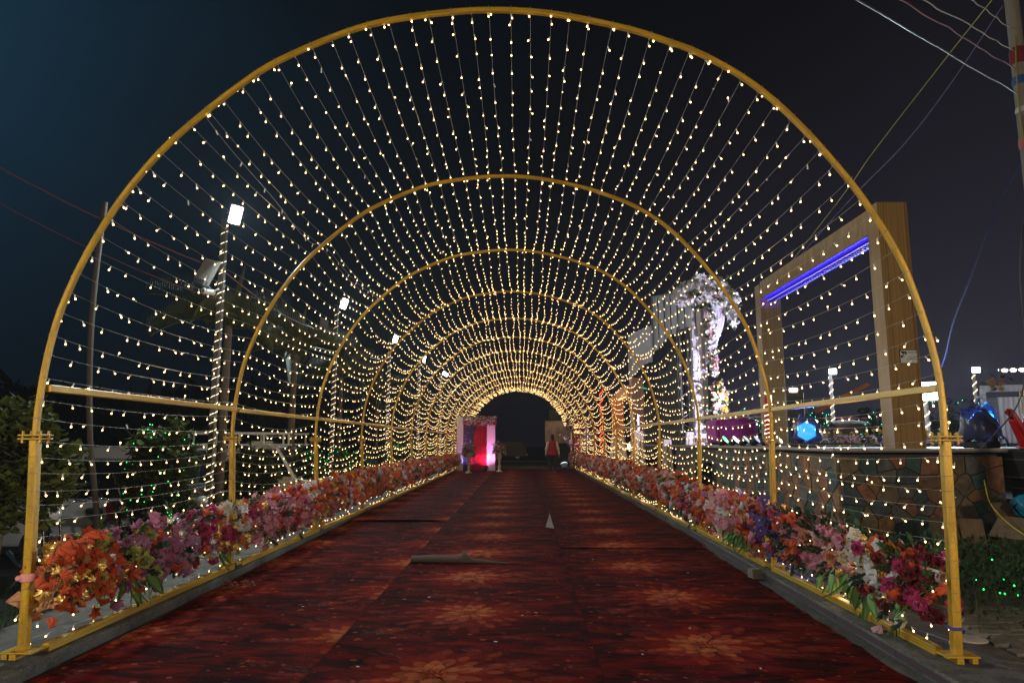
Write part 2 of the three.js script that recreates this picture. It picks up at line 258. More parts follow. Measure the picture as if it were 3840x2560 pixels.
  const T = tex(3), mk = (off) => { const t = T.clone(); t.repeat.set(1 / 1.88, 1 / 3.3); t.offset.set(off[0], off[1]); t.needsUpdate = true; const b = pile.clone(); b.repeat.set(4, 4); return mat(0.70, 0.40, 0.37, 0.95, 0, { map: t, bumpMap: b, bumpScale: 0.0025, specularIntensity: 0.06 }); };
  const ZE = -38.6;
  function strip(x0, x1, z0, z1, y, off, label, ragged, folds = []) {
    const nx = 26, nz_ = Math.round((z0 - z1) * 7), pos = [], uv = [], idx = [], r = rng(Math.round(x0(z0) * 100 + z0 * 7));
    for (let j = 0; j <= nz_; j++) for (let i = 0; i <= nx; i++) {
      const z = lerp(z0, z1, j / nz_), a = x0(z), b = x1(z) + (ragged && i === nx ? (r() - 0.5) * 0.05 : 0), x = lerp(a, b, i / nx);
      let h = y + 0.010 * (nz(x * 1.6 + 40, z * 0.9 + 80, 512, 3) - 0.5) + 0.006 * (nz2(x * 5 + 40, z * 4 + 80, 512, 2) - 0.5) + 0.008;
      for (const [fz, fx0, fx1, H, wd, slope] of folds) { const q = (z - fz - slope * (x - fx0)) / wd, e = THREE.MathUtils.smoothstep(x, fx0, fx0 + 0.15) * (1 - THREE.MathUtils.smoothstep(x, fx1 - 0.15, fx1)); h += H * e * Math.exp(-q * q); }
      const edge = Math.min(i, nx - i); if (edge === 0) h = Math.max(y + 0.002, h - 0.004);
      pos.push(x, h, z); uv.push(x - x0(-8), -z);
    }
    for (let j = 0; j < nz_; j++) for (let i = 0; i < nx; i++) { const A = j * (nx + 1) + i; idx.push(A, A + 1, A + nx + 1, A + 1, A + nx + 2, A + nx + 1); }
    const g = new THREE.BufferGeometry(); g.setAttribute('position', new THREE.Float32BufferAttribute(pos, 3)); g.setAttribute('uv', new THREE.Float32BufferAttribute(uv, 2)); g.setIndex(idx); g.computeVertexNormals();
    solo('carpet', g, mk(off), label, 'carpet', 'red flowered carpet lengths');
  }
  const s1 = (z) => lerp(-1.40, -1.46, (-4 - z) / 34), s2 = (z) => lerp(0.52, 0.60, (-4 - z) / 34), eR = (z) => kerbR(z) - 0.13 + (z > -9.8 ? -0.02 : 0.02), eL = (z) => -3.12 - (z < -6 ? Math.min(0.2, (-6 - z) * 0.024) : 0);
  const o = 0.0014;
  strip((z) => eL(z), (z) => s1(z) - o, 3, -13.6, GY + 0.004, [0.45, 0.05], 'near left length of red flowered carpet beside the kerb', false, [[-9.4, -3.0, -2.0, 0.012, 0.05, 0.1]]);
  strip((z) => eL(z), (z) => s1(z) - o, -13.45, ZE, GY + 0.012, [0.45, 0.55], 'far left length of red flowered carpet, lapping over the near one', false, [[-13.5, -3.2, -1.5, 0.03, 0.07, 0.06], [-21, -3.0, -1.8, 0.02, 0.05, 0]]);
  strip((z) => s1(z) + o, (z) => s2(z) - o, 3, -9.0, GY + 0.004, [0, 0.33], 'near middle length of red flowered carpet, with a rolled end', false, [[-8.98, -0.3, 0.5, 0.022, 0.05, 0]]);
  strip((z) => s1(z) + o, (z) => s2(z) - o, -8.94, ZE, GY + 0.008, [0, 0.83], 'far middle length of red flowered carpet leading to the gate', false, [[-14.2, -1.3, -0.4, 0.016, 0.05, 0.05], [-22, -0.9, 0.4, 0.014, 0.05, 0]]);
  strip((z) => s2(z) + o, (z) => eR(z), 3, -10.3, GY + 0.004, [0, 0.12], 'near right length of red flowered carpet with a frayed outer edge', true, []);
  strip((z) => s2(z) + o, (z) => eR(z), -10.15, ZE, GY + 0.014, [0, 0.62], 'far right length of red flowered carpet, its edge a dark step', true, [[-10.2, 0.7, 2.6, 0.02, 0.05, -0.02], [-17, 0.8, 2.4, 0.014, 0.05, 0.02]]);
  // rolled end of the middle length: brown backing, fat at the left, thin at the right, a peak near its middle
  const rp = [], ri = [], n = 22, mseg = 10;
  for (let i = 0; i <= n; i++) { const t = i / n, rr = t < 0.55 ? 0.056 * (0.86 + 0.14 * Math.sin(t * 5)) : lerp(0.048, 0.009, Math.pow((t - 0.55) / 0.45, 0.8)), pk = 0.075 * Math.exp(-Math.pow((t - 0.545) / 0.035, 2)); for (let k = 0; k < mseg; k++) { const a = k / mseg * 6.283, s = Math.sin(a); rp.push(lerp(-1.39, -0.16, t), GY + 0.012 + rr * (1 + s) * 0.8 + (s > 0.5 ? pk * s : 0), -9.02 + 0.11 * t + rr * 1.15 * Math.cos(a)); } }
  for (let i = 0; i < n; i++) for (let k = 0; k < mseg; k++) { const A = i * mseg + k, B = i * mseg + (k + 1) % mseg; ri.push(A, B, A + mseg, B, B + mseg, A + mseg); }
  for (let k = 1; k < mseg - 1; k++) ri.push(0, k + 1, k);
  const rg = new THREE.BufferGeometry(); rg.setAttribute('position', new THREE.Float32BufferAttribute(rp, 3)); rg.setIndex(ri); rg.computeVertexNormals();
  solo('carpet_roll', clean(rg), mat(0.07, 0.05, 0.038, 0.95, 0, { bumpMap: grain, bumpScale: 0.004 }), 'brown rolled up carpet end lying across the middle of the walkway', 'carpet roll');
  const tri = new THREE.Shape([[0.41, 12.5], [0.55, 12.3], [0.575, 14.9]].map(([x, z]) => new THREE.Vector2(x, z))), tg = new THREE.ExtrudeGeometry(tri, { depth: 0.006, bevelEnabled: false }); tg.rotateX(-PI / 2); tg.translate(0, GY + 0.027, 0);
  solo('carpet_flap', tg, mat(0.20, 0.165, 0.13, 0.95, 0, { bumpMap: grain, bumpScale: 0.003 }), 'pale triangular carpet flap turned over at the seam, far down the walkway', 'carpet flap');
  const scrapM = mat(0.35, 0.35, 0.36, 0.7), litter = [[1.58, -4.9], [0.0, -6.3], [0.12, -6.4], [1.2, -7.6], [0.85, -5.2], [-0.2, -5.5], [-0.9, -7], [1.9, -8.3], [-2.0, -6.6], [0.9, -9.2], [-1.1, -4.9], [1.35, -5.9]], SG = [];
  litter.forEach(([x, z]) => SG.push(box(0.010 + R0() * 0.022, 0.002, 0.008 + R0() * 0.012, x, GY + 0.022, z, 0, R0() * 6)));
  solo('litter', SG, scrapM, 'tiny pale scraps of paper scattered over the near carpet', 'litter', null, 'stuff').userData.kind = 'stuff';
  solo('wrapper', [box(0.1, 0.012, 0.05, 0, 0, 0, 0.005), box(0.05, 0.008, 0.04, 0.07, 0.004, 0.01, 0.003)].map((g) => mv(g, 2.60, GY + 0.012, -11.0, 0.1, 0.4)), mat(0.03, 0.07, 0.35, 0.3), 'small crumpled blue wrapper on the bare strip beside right carpet edge', 'wrapper');
  solo('paving_block', box(0.13, 0.11, 0.1, 2.60, GY + 0.05, -8.1, 0.012, 0.3), mat(0.30, 0.26, 0.20, 0.9, 0, { map: blotch, bumpMap: grain, bumpScale: 0.004 }), 'loose tan paving block against the right kerb', 'block');
}

// ------------------------------------------------------------------ artificial flowers tied along the waist poles
const leafVein = canvasTex(256, 256, (c) => { c.fillStyle = '#e8e8e8'; c.fillRect(0, 0, 256, 256); const r = rng(4); for (let i = 0; i < 500; i++) { c.fillStyle = r() < 0.5 ? 'rgba(255,255,255,0.25)' : 'rgba(150,150,150,0.2)'; c.fillRect(r() * 256, r() * 256, 3 + r() * 14, 1 + r() * 4); } c.strokeStyle = 'rgba(120,120,120,0.55)'; for (let k = 0; k < 9; k++) { c.lineWidth = 3; c.beginPath(); c.moveTo(128, 128); const a = k / 9 * 6.283; c.lineTo(128 + 120 * Math.cos(a), 128 + 120 * Math.sin(a)); c.stroke(); } });
const stripe = canvasTex(128, 256, (c) => { c.fillStyle = '#4f7d38'; c.fillRect(0, 0, 128, 256); c.strokeStyle = 'rgba(190,215,130,0.75)'; for (let k = -5; k <= 5; k++) { c.lineWidth = 3; c.beginPath(); c.moveTo(64, 0); c.quadraticCurveTo(64 + k * 13, 120, 64 + k * 3, 256); c.stroke(); } });
const FG = {};
{
  const fan = (outline, z, s) => { const pos = [0, 0, z(0, 0)], uv = [0.5, 0.5], idx = []; outline.forEach(([x, y]) => { pos.push(x * s, y * s, z(x, y) * s); uv.push(0.5 + x * 0.5, 0.5 + y * 0.5); }); const n = outline.length; for (let i = 0; i < n; i++) idx.push(0, 1 + i, 1 + (i + 1) % n); const g = new THREE.BufferGeometry(); g.setAttribute('position', new THREE.Float32BufferAttribute(pos, 3)); g.setAttribute('uv', new THREE.Float32BufferAttribute(uv, 2)); g.setIndex(idx); g.computeVertexNormals(); return g; };
  const maple = (s, seed, crumple) => { const r = rng(seed), o = [], tips = [[90, 1], [38, 0.92], [142, 0.92], [-8, 0.72], [188, 0.72]].sort((a, b) => a[0] - b[0]);
    tips.forEach(([d, L], i) => { const put = (dd, l) => o.push([l * Math.cos(dd * PI / 180), l * Math.sin(dd * PI / 180)]); put(d - 22, L * 0.70); put(d - 12, L * 0.76); put(d - 5, L * 0.84); put(d, L); put(d + 5, L * 0.84); put(d + 12, L * 0.76); put(d + 22, L * 0.70); if (i < 4) put((d + tips[i + 1][0]) / 2, 0.50); });
    o.push([-0.22, -0.16], [0, -0.02], [0.0, -0.05], [0.22, -0.16]);
    const og = o.slice(0, -2); return fan(og, (x, y) => 0.34 * Math.sin(x * 2.6 + seed) * 0.4 - 0.24 * (x * x + y * y) * (0.4 + 0.5 * r()) + crumple * (r() - 0.5), s); };
  FG.maple = [maple(0.082, 1, 0.14), maple(0.070, 2, 0.18), maple(0.064, 3, 0.16)];
  FG.foil = [maple(0.072, 4, 0.5), maple(0.062, 5, 0.6)];
  const petal = (L, w, cup, curl, nx = 2, ny = 3) => { const g = new THREE.PlaneGeometry(1, 1, nx, ny), p = g.attributes.position; for (let i = 0; i < p.count; i++) { const u = p.getX(i) * 2, v = p.getY(i) + 0.5, ww = w * Math.sin(PI * clampf(0.18 + v * 0.72, 0, 1)); p.setXYZ(i, u * ww, L * v * (1 - 0.12 * u * u), cup * u * u * w + curl * v * v * L); } g.computeVertexNormals(); return g; };
  const flower = (rings) => merge(rings.flatMap(([n, L, w, cup, curl, tilt, off]) => Array.from({ length: n }, (_, k) => { const g = petal(L, w, cup, curl); g.rotateX(tilt); g.rotateZ((k + off) / n * 6.283); return g; })));
  FG.rose = [flower([[5, 0.052, 0.030, 0.5, -0.25, 0.35, 0], [5, 0.042, 0.026, 0.6, 0.1, 0.85, 0.5], [4, 0.032, 0.021, 0.7, 0.2, 1.2, 0.2]]), flower([[6, 0.048, 0.024, 0.5, -0.35, 0.2, 0], [5, 0.038, 0.024, 0.6, 0.1, 0.9, 0.5]])];
  FG.lily = [flower([[6, 0.062, 0.019, 0.25, -0.35, 0.55, 0]]), flower([[5, 0.056, 0.025, 0.25, -0.3, 0.4, 0]])];
  FG.heart = [merge([ball(0.011, 0, 0, 0.012, [1, 1, 0.8], 6, 4)])];
  const leaf = (L, w, droop, ny = 6) => { const g = new THREE.PlaneGeometry(1, 1, 2, ny), p = g.attributes.position; for (let i = 0; i < p.count; i++) { const u = p.getX(i) * 2, v = p.getY(i) + 0.5, ww = w * Math.pow(Math.sin(PI * clampf(v * 0.97 + 0.02, 0, 1)), 0.7); p.setXYZ(i, u * ww, L * v, -0.25 * Math.abs(u) * w - droop * L * v * v); } g.computeVertexNormals(); return g; };
  FG.leaf = [leaf(0.2, 0.034, 0.35), leaf(0.16, 0.03, 0.2)];
  FG.leafBlade = leaf;
  FG.sprig = [3, 8].map((sd) => { const r = rng(sd), l = [rod([0, 0, 0], [0, 0.12, 0.0], 0.0016, 4)]; for (let k = 0; k < 11; k++) { const g = leaf(0.055, 0.014, 0.3, 2); g.rotateX(0.5 + r() * 0.6); g.rotateZ((r() - 0.5) * 1.2); g.rotateY(k * 2.4 + r()); g.translate(0, 0.02 + k * 0.0095, 0); l.push(g); } return merge(l); });
}
const fabric = (r, g, b, o = {}) => mat(r, g, b, 0.85, 0, { side: THREE.DoubleSide, map: leafVein, transmission: 0.22, thickness: 0, ...o });
const FM = {
  orange: fabric(0.80, 0.115, 0.022), red: fabric(0.42, 0.02, 0.02), copper: fabric(0.72, 0.34, 0.16), pink: fabric(0.72, 0.27, 0.36), palepink: fabric(0.72, 0.40, 0.42), mauve: fabric(0.52, 0.20, 0.38), white: fabric(0.84, 0.84, 0.82), magenta: fabric(0.66, 0.05, 0.22), crimson: fabric(0.28, 0.008, 0.025), purple: fabric(0.10, 0.05, 0.30), peach: fabric(0.85, 0.40, 0.22), lime: fabric(0.55, 0.58, 0.14), yellow: fabric(0.7, 0.42, 0.05), blue: fabric(0.05, 0.10, 0.5),
  goldfoil: mat(0.92, 0.64, 0.20, 0.32, 0.7, { side: THREE.DoubleSide }), silver: mat(0.86, 0.86, 0.88, 0.28, 0.75, { side: THREE.DoubleSide }),
  leaf: mat(1, 1, 1, 0.6, 0, { side: THREE.DoubleSide, map: stripe, transmission: 0.15 }), green: mat(0.035, 0.085, 0.022, 0.6, 0, { side: THREE.DoubleSide, transmission: 0.15 }), darkgreen: mat(0.018, 0.05, 0.022, 0.6, 0, { side: THREE.DoubleSide }),
  stem: mat(0.10, 0.16, 0.04, 0.7), heart: mat(0.6, 0.4, 0.06, 0.7),
};
// kind -> [geometry list, part name]
const KIND = { maple: ['maple', 'maple_leaf'], foil: ['foil', 'foil_leaf'], rose: ['rose', 'rose'], lily: ['lily', 'lily'], leaf: ['leaf', 'leaf'], sprig: ['sprig', 'leaf_sprig'] };
function blossom(spec, n, rnd, place) {                      // spec: 'maple orange 8, foil goldfoil 3'
  const list = spec.split(', ').map((s) => s.split(' ')), tot = list.reduce((a, s) => a + +s[2], 0), out = [];
  for (let i = 0; i < n; i++) { let q = rnd() * tot, k = 0; while ((q -= +list[k][2]) > 0) k++; const [kind, col] = list[k], gs = FG[KIND[kind][0]]; out.push({ kind, g: gs[Math.floor(rnd() * gs.length)], m: FM[col], name: KIND[kind][1], col, ...place(kind) }); }
  return out;
}
function orient(dir, spin, jit, rnd) {                         // face +z of a flower along dir
  const d = dir.clone().normalize().add(V((rnd() - 0.5) * jit, (rnd() - 0.5) * jit, (rnd() - 0.5) * jit)).normalize();
  return new THREE.Quaternion().setFromUnitVectors(V(0, 0, 1), d).multiply(new THREE.Quaternion().setFromAxisAngle(V(0, 0, 1), spin));
}
const poleX = { left: -3.33, right: 2.90 };
const SPEC = {
  left: [['gold foil leaves and copper maple leaves', 'foil goldfoil 7, maple copper 5, maple orange 1'], ['bright orange maple leaves with gold foil', 'maple orange 12, foil goldfoil 3, sprig green 2'], ['orange maple leaves with lime roses', 'maple orange 8, rose lime 4, leaf leaf 2, sprig darkgreen 3, foil goldfoil 2'], ['orange and mauve maple leaves', 'maple mauve 5, rose mauve 3, maple orange 5, sprig green 3'], ['mauve leaves with mauve roses', 'maple mauve 8, rose mauve 4, foil silver 2, sprig darkgreen 3'], ['silver foil leaves over mauve leaves', 'foil silver 6, maple mauve 5, foil goldfoil 3, sprig green 2'], ['magenta roses, orange maple and green leaves', 'rose magenta 6, maple orange 4, leaf leaf 4, foil goldfoil 3'], ['crinkled gold foil and white lilies', 'foil goldfoil 7, lily white 4, maple orange 4, sprig green 3'], ['silver and white leaves among orange', 'foil silver 4, maple white 3, maple orange 5, foil goldfoil 3'], ['salmon lilies, gold and magenta', 'lily pink 6, rose magenta 3, foil goldfoil 3, sprig green 4'], ['pink maple leaves and lilies', 'maple pink 6, lily pink 4, sprig green 4, maple orange 3'], ['pink leaves over a red heap', 'maple pink 5, maple orange 6, rose magenta 3, sprig darkgreen 3'], ['red and orange maple with pink roses', 'maple orange 7, maple red 3, rose pink 3, sprig green 2'], ['magenta and pink blossoms', 'rose magenta 4, lily pink 4, maple orange 4, maple white 2'], ['white and pink maple leaves', 'maple white 4, maple palepink 5, maple orange 4, sprig green 2'], ['orange leaves with pale gold foil', 'maple orange 7, foil goldfoil 4, maple palepink 3'], ['pink roses over orange leaves', 'rose pink 5, maple orange 6, sprig green 2']],
  right: [['magenta and crimson roses over red maple', 'rose magenta 7, rose crimson 4, maple orange 3, sprig green 5, leaf leaf 1'], ['crimson roses with gold foil', 'rose crimson 5, maple orange 2, foil goldfoil 3, sprig darkgreen 5, rose magenta 2'], ['white lilies and a white leaf with gold foil', 'lily white 6, maple white 3, foil goldfoil 3, leaf leaf 5, sprig green 3'], ['striped green leaves and pale pink leaves', 'leaf leaf 7, maple pink 3, lily white 3, rose peach 2, sprig darkgreen 3'], ['large pink maple leaves with peach roses', 'maple pink 7, rose peach 4, leaf leaf 3, sprig darkgreen 3'], ['dark green sprigs with dusky pink roses', 'sprig darkgreen 8, rose pink 4, maple orange 3, maple pink 1'], ['orange maple, magenta rose and silver foil', 'maple orange 6, rose magenta 3, foil silver 4, sprig darkgreen 4'], ['purple blossoms with gold foil', 'lily purple 7, foil goldfoil 4, rose magenta 3, maple pink 2'], ['purple blossoms with crimson roses', 'lily purple 6, rose crimson 4, rose peach 3, maple orange 3'], ['peach roses among orange maple leaves', 'rose peach 4, maple orange 7, leaf leaf 3, maple white 1'], ['orange maple above drooping green leaves', 'maple orange 6, leaf leaf 6, lily pink 4'], ['pink lilies above drooping leaves', 'lily pink 7, leaf leaf 5, rose magenta 1, lily purple 2'], ['pink and white lilies', 'lily palepink 6, lily white 4, maple pink 3, sprig green 3'], ['mauve lilies and orange leaves', 'lily palepink 5, maple orange 4, maple mauve 3, sprig green 2'], ['orange maple with gold foil', 'maple orange 7, foil goldfoil 3, rose magenta 2'], ['pink leaves and orange leaves', 'maple palepink 5, maple orange 5, sprig green 3'], ['white and pink leaves', 'maple white 4, maple pink 4, maple orange 3']],
};
for (const side of ['left', 'right']) {
  const sx = side === 'left' ? 1 : -1, px = poleX[side], rnd = rng(side === 'left' ? 21 : 42), pts = [];
  for (let z = -5.0; z > -41; z -= 1.2) pts.push([px + (rnd() - 0.5) * 0.03, 0.52 + (rnd() - 0.5) * 0.03, z]);
  solo('flower_pole', tube(pts, 0.042, 90, 9), mat(0.72, 0.56, 0.50, 0.8, 0, { bumpMap: grain, bumpScale: 0.003 }), 'pole wrapped in pale cloth carrying the ' + side + ' row of flowers', 'pole');
  SPEC[side].forEach(([desc, spec], bi) => {
    const z = (side === 'left' ? -5.10 : -5.24) - bi * 0.43, cy = side === 'left' ? 0.46 : 0.42, up = side === 'left' ? (bi > 8 ? 0.34 : 0.28) : (bi > 6 ? 0.34 : 0.25);
    const b = thing('flower_bunch', desc + ' bunched on ' + side + ' pole, ' + ord(bi + 1) + ' from front', 'flowers', [px, cy, z], 0, 'flower bunches on the poles');
    const stems = []; for (let i = 0; i < 7; i++) { const a = rnd() * 6.28; stems.push(tube([[0, 0.05, (rnd() - 0.5) * 0.2], [sx * 0.1 * rnd(), 0.05 + Math.sin(a) * 0.12, (rnd() - 0.5) * 0.3], [sx * (0.1 + 0.1 * rnd()), Math.sin(a) * 0.22, (rnd() - 0.5) * 0.4]], 0.0025, 8, 4)); }
    part(b, 'stem', stems, FM.stem).userData.kind = 'stuff';
    const items = blossom(spec + ', ' + SPEC[side][(bi + 1) % 17][1].split(', ').slice(0, 2).join(', '), 70, rnd, (kind) => {
      const th = rnd() * 6.283, ph = rnd(), a = kind === 'leaf' ? -0.5 - ph * 0.7 : (ph - 0.5) * 2.2, rr = 0.75 + 0.35 * rnd();
      const d = V(sx * (0.25 + 0.9 * rnd()) * Math.cos(a), Math.sin(a), Math.sin(th) * 0.8);
      const back = rnd() < 0.22; if (back) d.x *= -0.8;
      const p = V(d.x * 0.17 * rr, d.y * (d.y > 0 ? up : rnd() < 0.35 ? 0.38 : 0.25) * rr + 0.04, d.z * 0.26 * rr);
      return { p, d };
    });
    for (const it of items) {
      const m = part(b, it.name, it.g, it.m); m.position.copy(it.p); const s = (0.72 + rnd() * 0.5);
      if (it.kind === 'leaf') { m.quaternion.setFromUnitVectors(V(0, 1, 0), V(it.d.x * 0.6, -0.75, it.d.z * 0.6 + 0.15).normalize()); m.rotateY(rnd() * 6); m.scale.setScalar(s * 1.05); }
      else if (it.kind === 'sprig') { m.quaternion.setFromUnitVectors(V(0, 1, 0), it.d.clone().normalize()); m.scale.setScalar(s * 0.95); }
      else { m.quaternion.copy(orient(V(it.d.x, it.d.y * 0.7 + 0.1, it.d.z * 0.6 + 0.95), rnd() * 6.28, 0.8, rnd)); m.scale.setScalar(s * (it.kind === 'rose' ? 1.3 : it.kind === 'lily' ? 1.15 : 1.05)); if (it.kind === 'lily') part(m, 'heart', FG.heart[0], FM.heart); }
    }
  });
  // from here on the flowers run together into one bank
  const far = thing('flower_bank', 'long bank of mixed orange, pink and white flowers along the far ' + side + ' pole', 'flowers', [0, 0, 0]);
  const pal = side === 'left' ? 'maple orange 6, maple red 1, maple palepink 3, maple white 3, foil goldfoil 2, sprig green 2, rose peach 2, maple copper 3' : 'maple orange 6, maple red 1, maple palepink 3, maple white 3, lily palepink 2, sprig green 2, rose peach 2, maple copper 2';
  const z0 = -5.02 - 17 * 0.43, buckets = new Map();
  const items = blossom(pal, 3000, rnd, (kind) => { const z = lerp(z0, -40.6, Math.pow(rnd(), 1.15)), a = (rnd() - 0.42) * 2.4, hh = 0.30 + 0.08 * nz(z * 0.8 + 200, 3, 512, 3); const d = V(sx * Math.cos(a) * (rnd() < 0.8 ? 1 : -1), Math.sin(a), (rnd() - 0.5) * 1.2); return { p: V(px + d.x * 0.2 * (0.7 + 0.5 * rnd()), 0.52 + d.y * hh * (d.y < 0 ? 0.7 : 0.9) * (0.75 + 0.45 * rnd()), z), d }; });
  for (const it of items) { const seg = Math.floor(nz2(it.p.z * 1.1 + 300, 5, 512, 2) * 10); if (it.kind === 'maple' && seg % 3 === 0) it.m = FM.orange; const key = it.g.uuid + it.m.uuid; if (!buckets.has(key)) buckets.set(key, []); buckets.get(key).push(it); }
  for (const list of buckets.values()) { const im = new THREE.InstancedMesh(list[0].g, list[0].m, list.length); im.name = list[0].name; im.userData.kind = 'stuff'; list.forEach((it, i) => { const s = 0.95 + rnd() * 0.6; im.setMatrixAt(i, new THREE.Matrix4().compose(it.p, orient(V(it.d.x, it.d.y, it.d.z + 0.5), rnd() * 6.28, 1.0, rnd), V(s, s, s))); }); far.add(im); }
}
solo('cloth_tie', [lathe([[0.043, -0.028], [0.055, -0.02], [0.050, 0], [0.056, 0.014], [0.044, 0.028]], 9).translate(-3.385, 0.53, -4.906), ball(0.024, -3.42, 0.53, -4.862, [1, 0.8, 0.8])], mat(0.75, 0.30, 0.26, 0.85), 'salmon pink cloth tied around the nearest left arch leg', 'cloth tie');
solo('cloth_band', box(0.082, 0.02, 0.088, 2.886, 0.22, -4.906, 0.008), mat(0.05, 0.04, 0.3, 0.7), 'narrow blue tape around the foot of the nearest right arch leg', 'tape');
{ const m = solo('fallen_leaf', FG.maple[0], FM.palepink, 'pale pink maple leaf fallen on the right kerb top', 'fallen leaf'); m.position.set(2.74, 0.02, -5.6); m.rotation.set(-1.45, 0, 0.7); m.scale.setScalar(1.2); }
{ const m = solo('fallen_leaf', merge([0, 1, 2, 3].map((k) => mv(FG.rose[k % 2], k * 0.09, 0, (k % 2) * 0.05, -1.2, k))), fabric(0.6, 0.24, 0.24), 'fallen spray of dusty pink petals on the left carpet edge', 'fallen flowers'); m.position.set(-3.05, GY + 0.05, -7.45); }
solo('white_lid', lathe([[0, 0.012], [0.10, 0.014], [0.115, 0.004], [0.11, 0], [0, 0.006]], 24).translate(3.28, 0.014, -5.4), mat(0.4, 0.4, 0.4, 0.5), 'flat white plastic lid on the ground under the hedge', 'lid');

// ------------------------------------------------------------------ lamps: each a glowing face with an area light of its size just in front
function areaLight(parent, w, h, z, r, g, b, k, y = 0, x = 0) { const l = new THREE.RectAreaLight(new THREE.Color().setRGB(r, g, b), k, w, h); l.position.set(x, y, z); l.rotation.y = PI; parent.add(l); return l; }   // shines along the parent's +z
function floodlight(name, label, p, yaw, pitch, w, h, gm, lc, power, group, roll = 0) {
  const t = thing(name, label, 'floodlight', p, 0, group); t.rotation.set(pitch, yaw, roll, 'YXZ');
  part(t, 'housing', [box(w + 0.04, h + 0.04, 0.05, 0, 0, -0.03, 0.012), ...[-3, -2, -1, 0, 1, 2, 3].map((k) => box(0.008, h * 0.8, 0.035, k * w / 8, 0, -0.072))], M.steel);
  const q = 0.16 * Math.min(w, h), rs = new THREE.Shape(); rs.moveTo(-w / 2 + q, -h / 2); rs.lineTo(w / 2 - q, -h / 2); rs.quadraticCurveTo(w / 2, -h / 2, w / 2, -h / 2 + q); rs.lineTo(w / 2, h / 2 - q); rs.quadraticCurveTo(w / 2, h / 2, w / 2 - q, h / 2); rs.lineTo(-w / 2 + q, h / 2); rs.quadraticCurveTo(-w / 2, h / 2, -w / 2, h / 2 - q); rs.lineTo(-w / 2, -h / 2 + q); rs.quadraticCurveTo(-w / 2, -h / 2, -w / 2 + q, -h / 2);
  part(t, 'lamp_face', new THREE.ExtrudeGeometry(rs, { depth: 0.004, bevelEnabled: false, curveSegments: 5 }), gm);
  part(t, 'bracket', [box(0.016, 0.02, 0.12, -w / 2 - 0.03, 0, -0.07), box(0.016, 0.02, 0.12, w / 2 + 0.03, 0, -0.07), box(w + 0.076, 0.02, 0.014, 0, 0, -0.13)], M.steel);
  if (power > 0) areaLight(t, w, h, 0.012, ...lc, power);
  else if (power < 0) { const l = new THREE.PointLight(new THREE.Color().setRGB(...lc), -power); l.position.z = 0.07; l.shadow.radius = 2.5; l.castShadow = true; t.add(l); }   // diffused lamp: shines to all sides in front of its housing
  return t;
}
function helix(r, y0, y1, pitch, rad, ph = 0, gaps = null) {
  const pts = [], n = Math.round((y1 - y0) / pitch * 9); for (let i = 0; i <= n; i++) { const a = i / 9 * 6.283 + ph; const u = i / n; pts.push(V(r * Math.cos(a), lerp(y0, y1, 0.78 * u + 0.22 * u * u), -r * Math.sin(a))); }
  return tube(pts, rad, n, 4, false);
}
// lamps of the street behind the camera, seen only by what they light
floodlight('street_flood', 'white street floodlight behind the viewer on the left', [-4.4, 2.2, 1.0], 0, 0, 0.6, 0.4, glow(1, 0.93, 0.82, 12), [1, 0.92, 0.80], 320).lookAt(-1.8, 2.0, -6);
floodlight('street_flood', 'warm street floodlight behind the viewer on the right', [4.9, 2.2, 1.0], 0, 0, 0.6, 0.4, glow(1, 0.8, 0.6, 12), [1, 0.80, 0.58], 270).lookAt(2.2, 2.0, -6);

// ------------------------------------------------------------------ the yard on the left
const leafQuad = (s, droop = 0.4) => { const g = FG.leafBlade(s, s * 0.36, droop, 2); return g; };
function crown(n, seed, inside, scale, g0) {                   // many small leaves in a volume
  const r = rng(seed), out = [], clumps = [];
  for (let i = 0; i < Math.max(8, n / 26); i++) { let p; do { p = V(r() * 2 - 1, r() * 2 - 1, r() * 2 - 1); } while (!inside(p)); clumps.push(p); }
  for (let i = 0; i < n; i++) { const c = clumps[Math.floor(r() * clumps.length)], p = c.clone().add(V(r() - 0.5, r() - 0.5, r() - 0.5).multiplyScalar(0.42)); const q = new THREE.Quaternion().setFromEuler(new THREE.Euler(1.2 + r() * 1.7, r() * 6.283, (r() - 0.5) * 0.8, 'YXZ')), s = scale * (0.7 + 0.6 * r()); out.push(new THREE.Matrix4().compose(p, q, V(s, s, s))); }
  return out;
}
function leaves(parent, name, mats, geo, m) { const im = new THREE.InstancedMesh(geo, m, mats.length); mats.forEach((k, i) => im.setMatrixAt(i, k)); im.name = name; im.userData.kind = 'stuff'; shade(im); parent.add(im); return im; }
const LM = { ficus: mat(0.075, 0.095, 0.018, 0.8, 0, { specularIntensity: 0.3, side: THREE.DoubleSide, transmission: 0.2 }), bush: mat(0.03, 0.06, 0.022, 0.8, 0, { specularIntensity: 0.3, side: THREE.DoubleSide, transmission: 0.2 }), bark: mat(0.11, 0.085, 0.06, 0.9, 0, { bumpMap: grain, bumpScale: 0.006 }), palm: mat(0.045, 0.06, 0.016, 0.55, 0, { side: THREE.DoubleSide }), dark: mat(0.012, 0.016, 0.009, 0.9, 0, { side: THREE.DoubleSide }) };
const LQ = leafQuad(0.105), LQs = leafQuad(0.04), ledG = new THREE.SphereGeometry(0.0075, 6, 4);
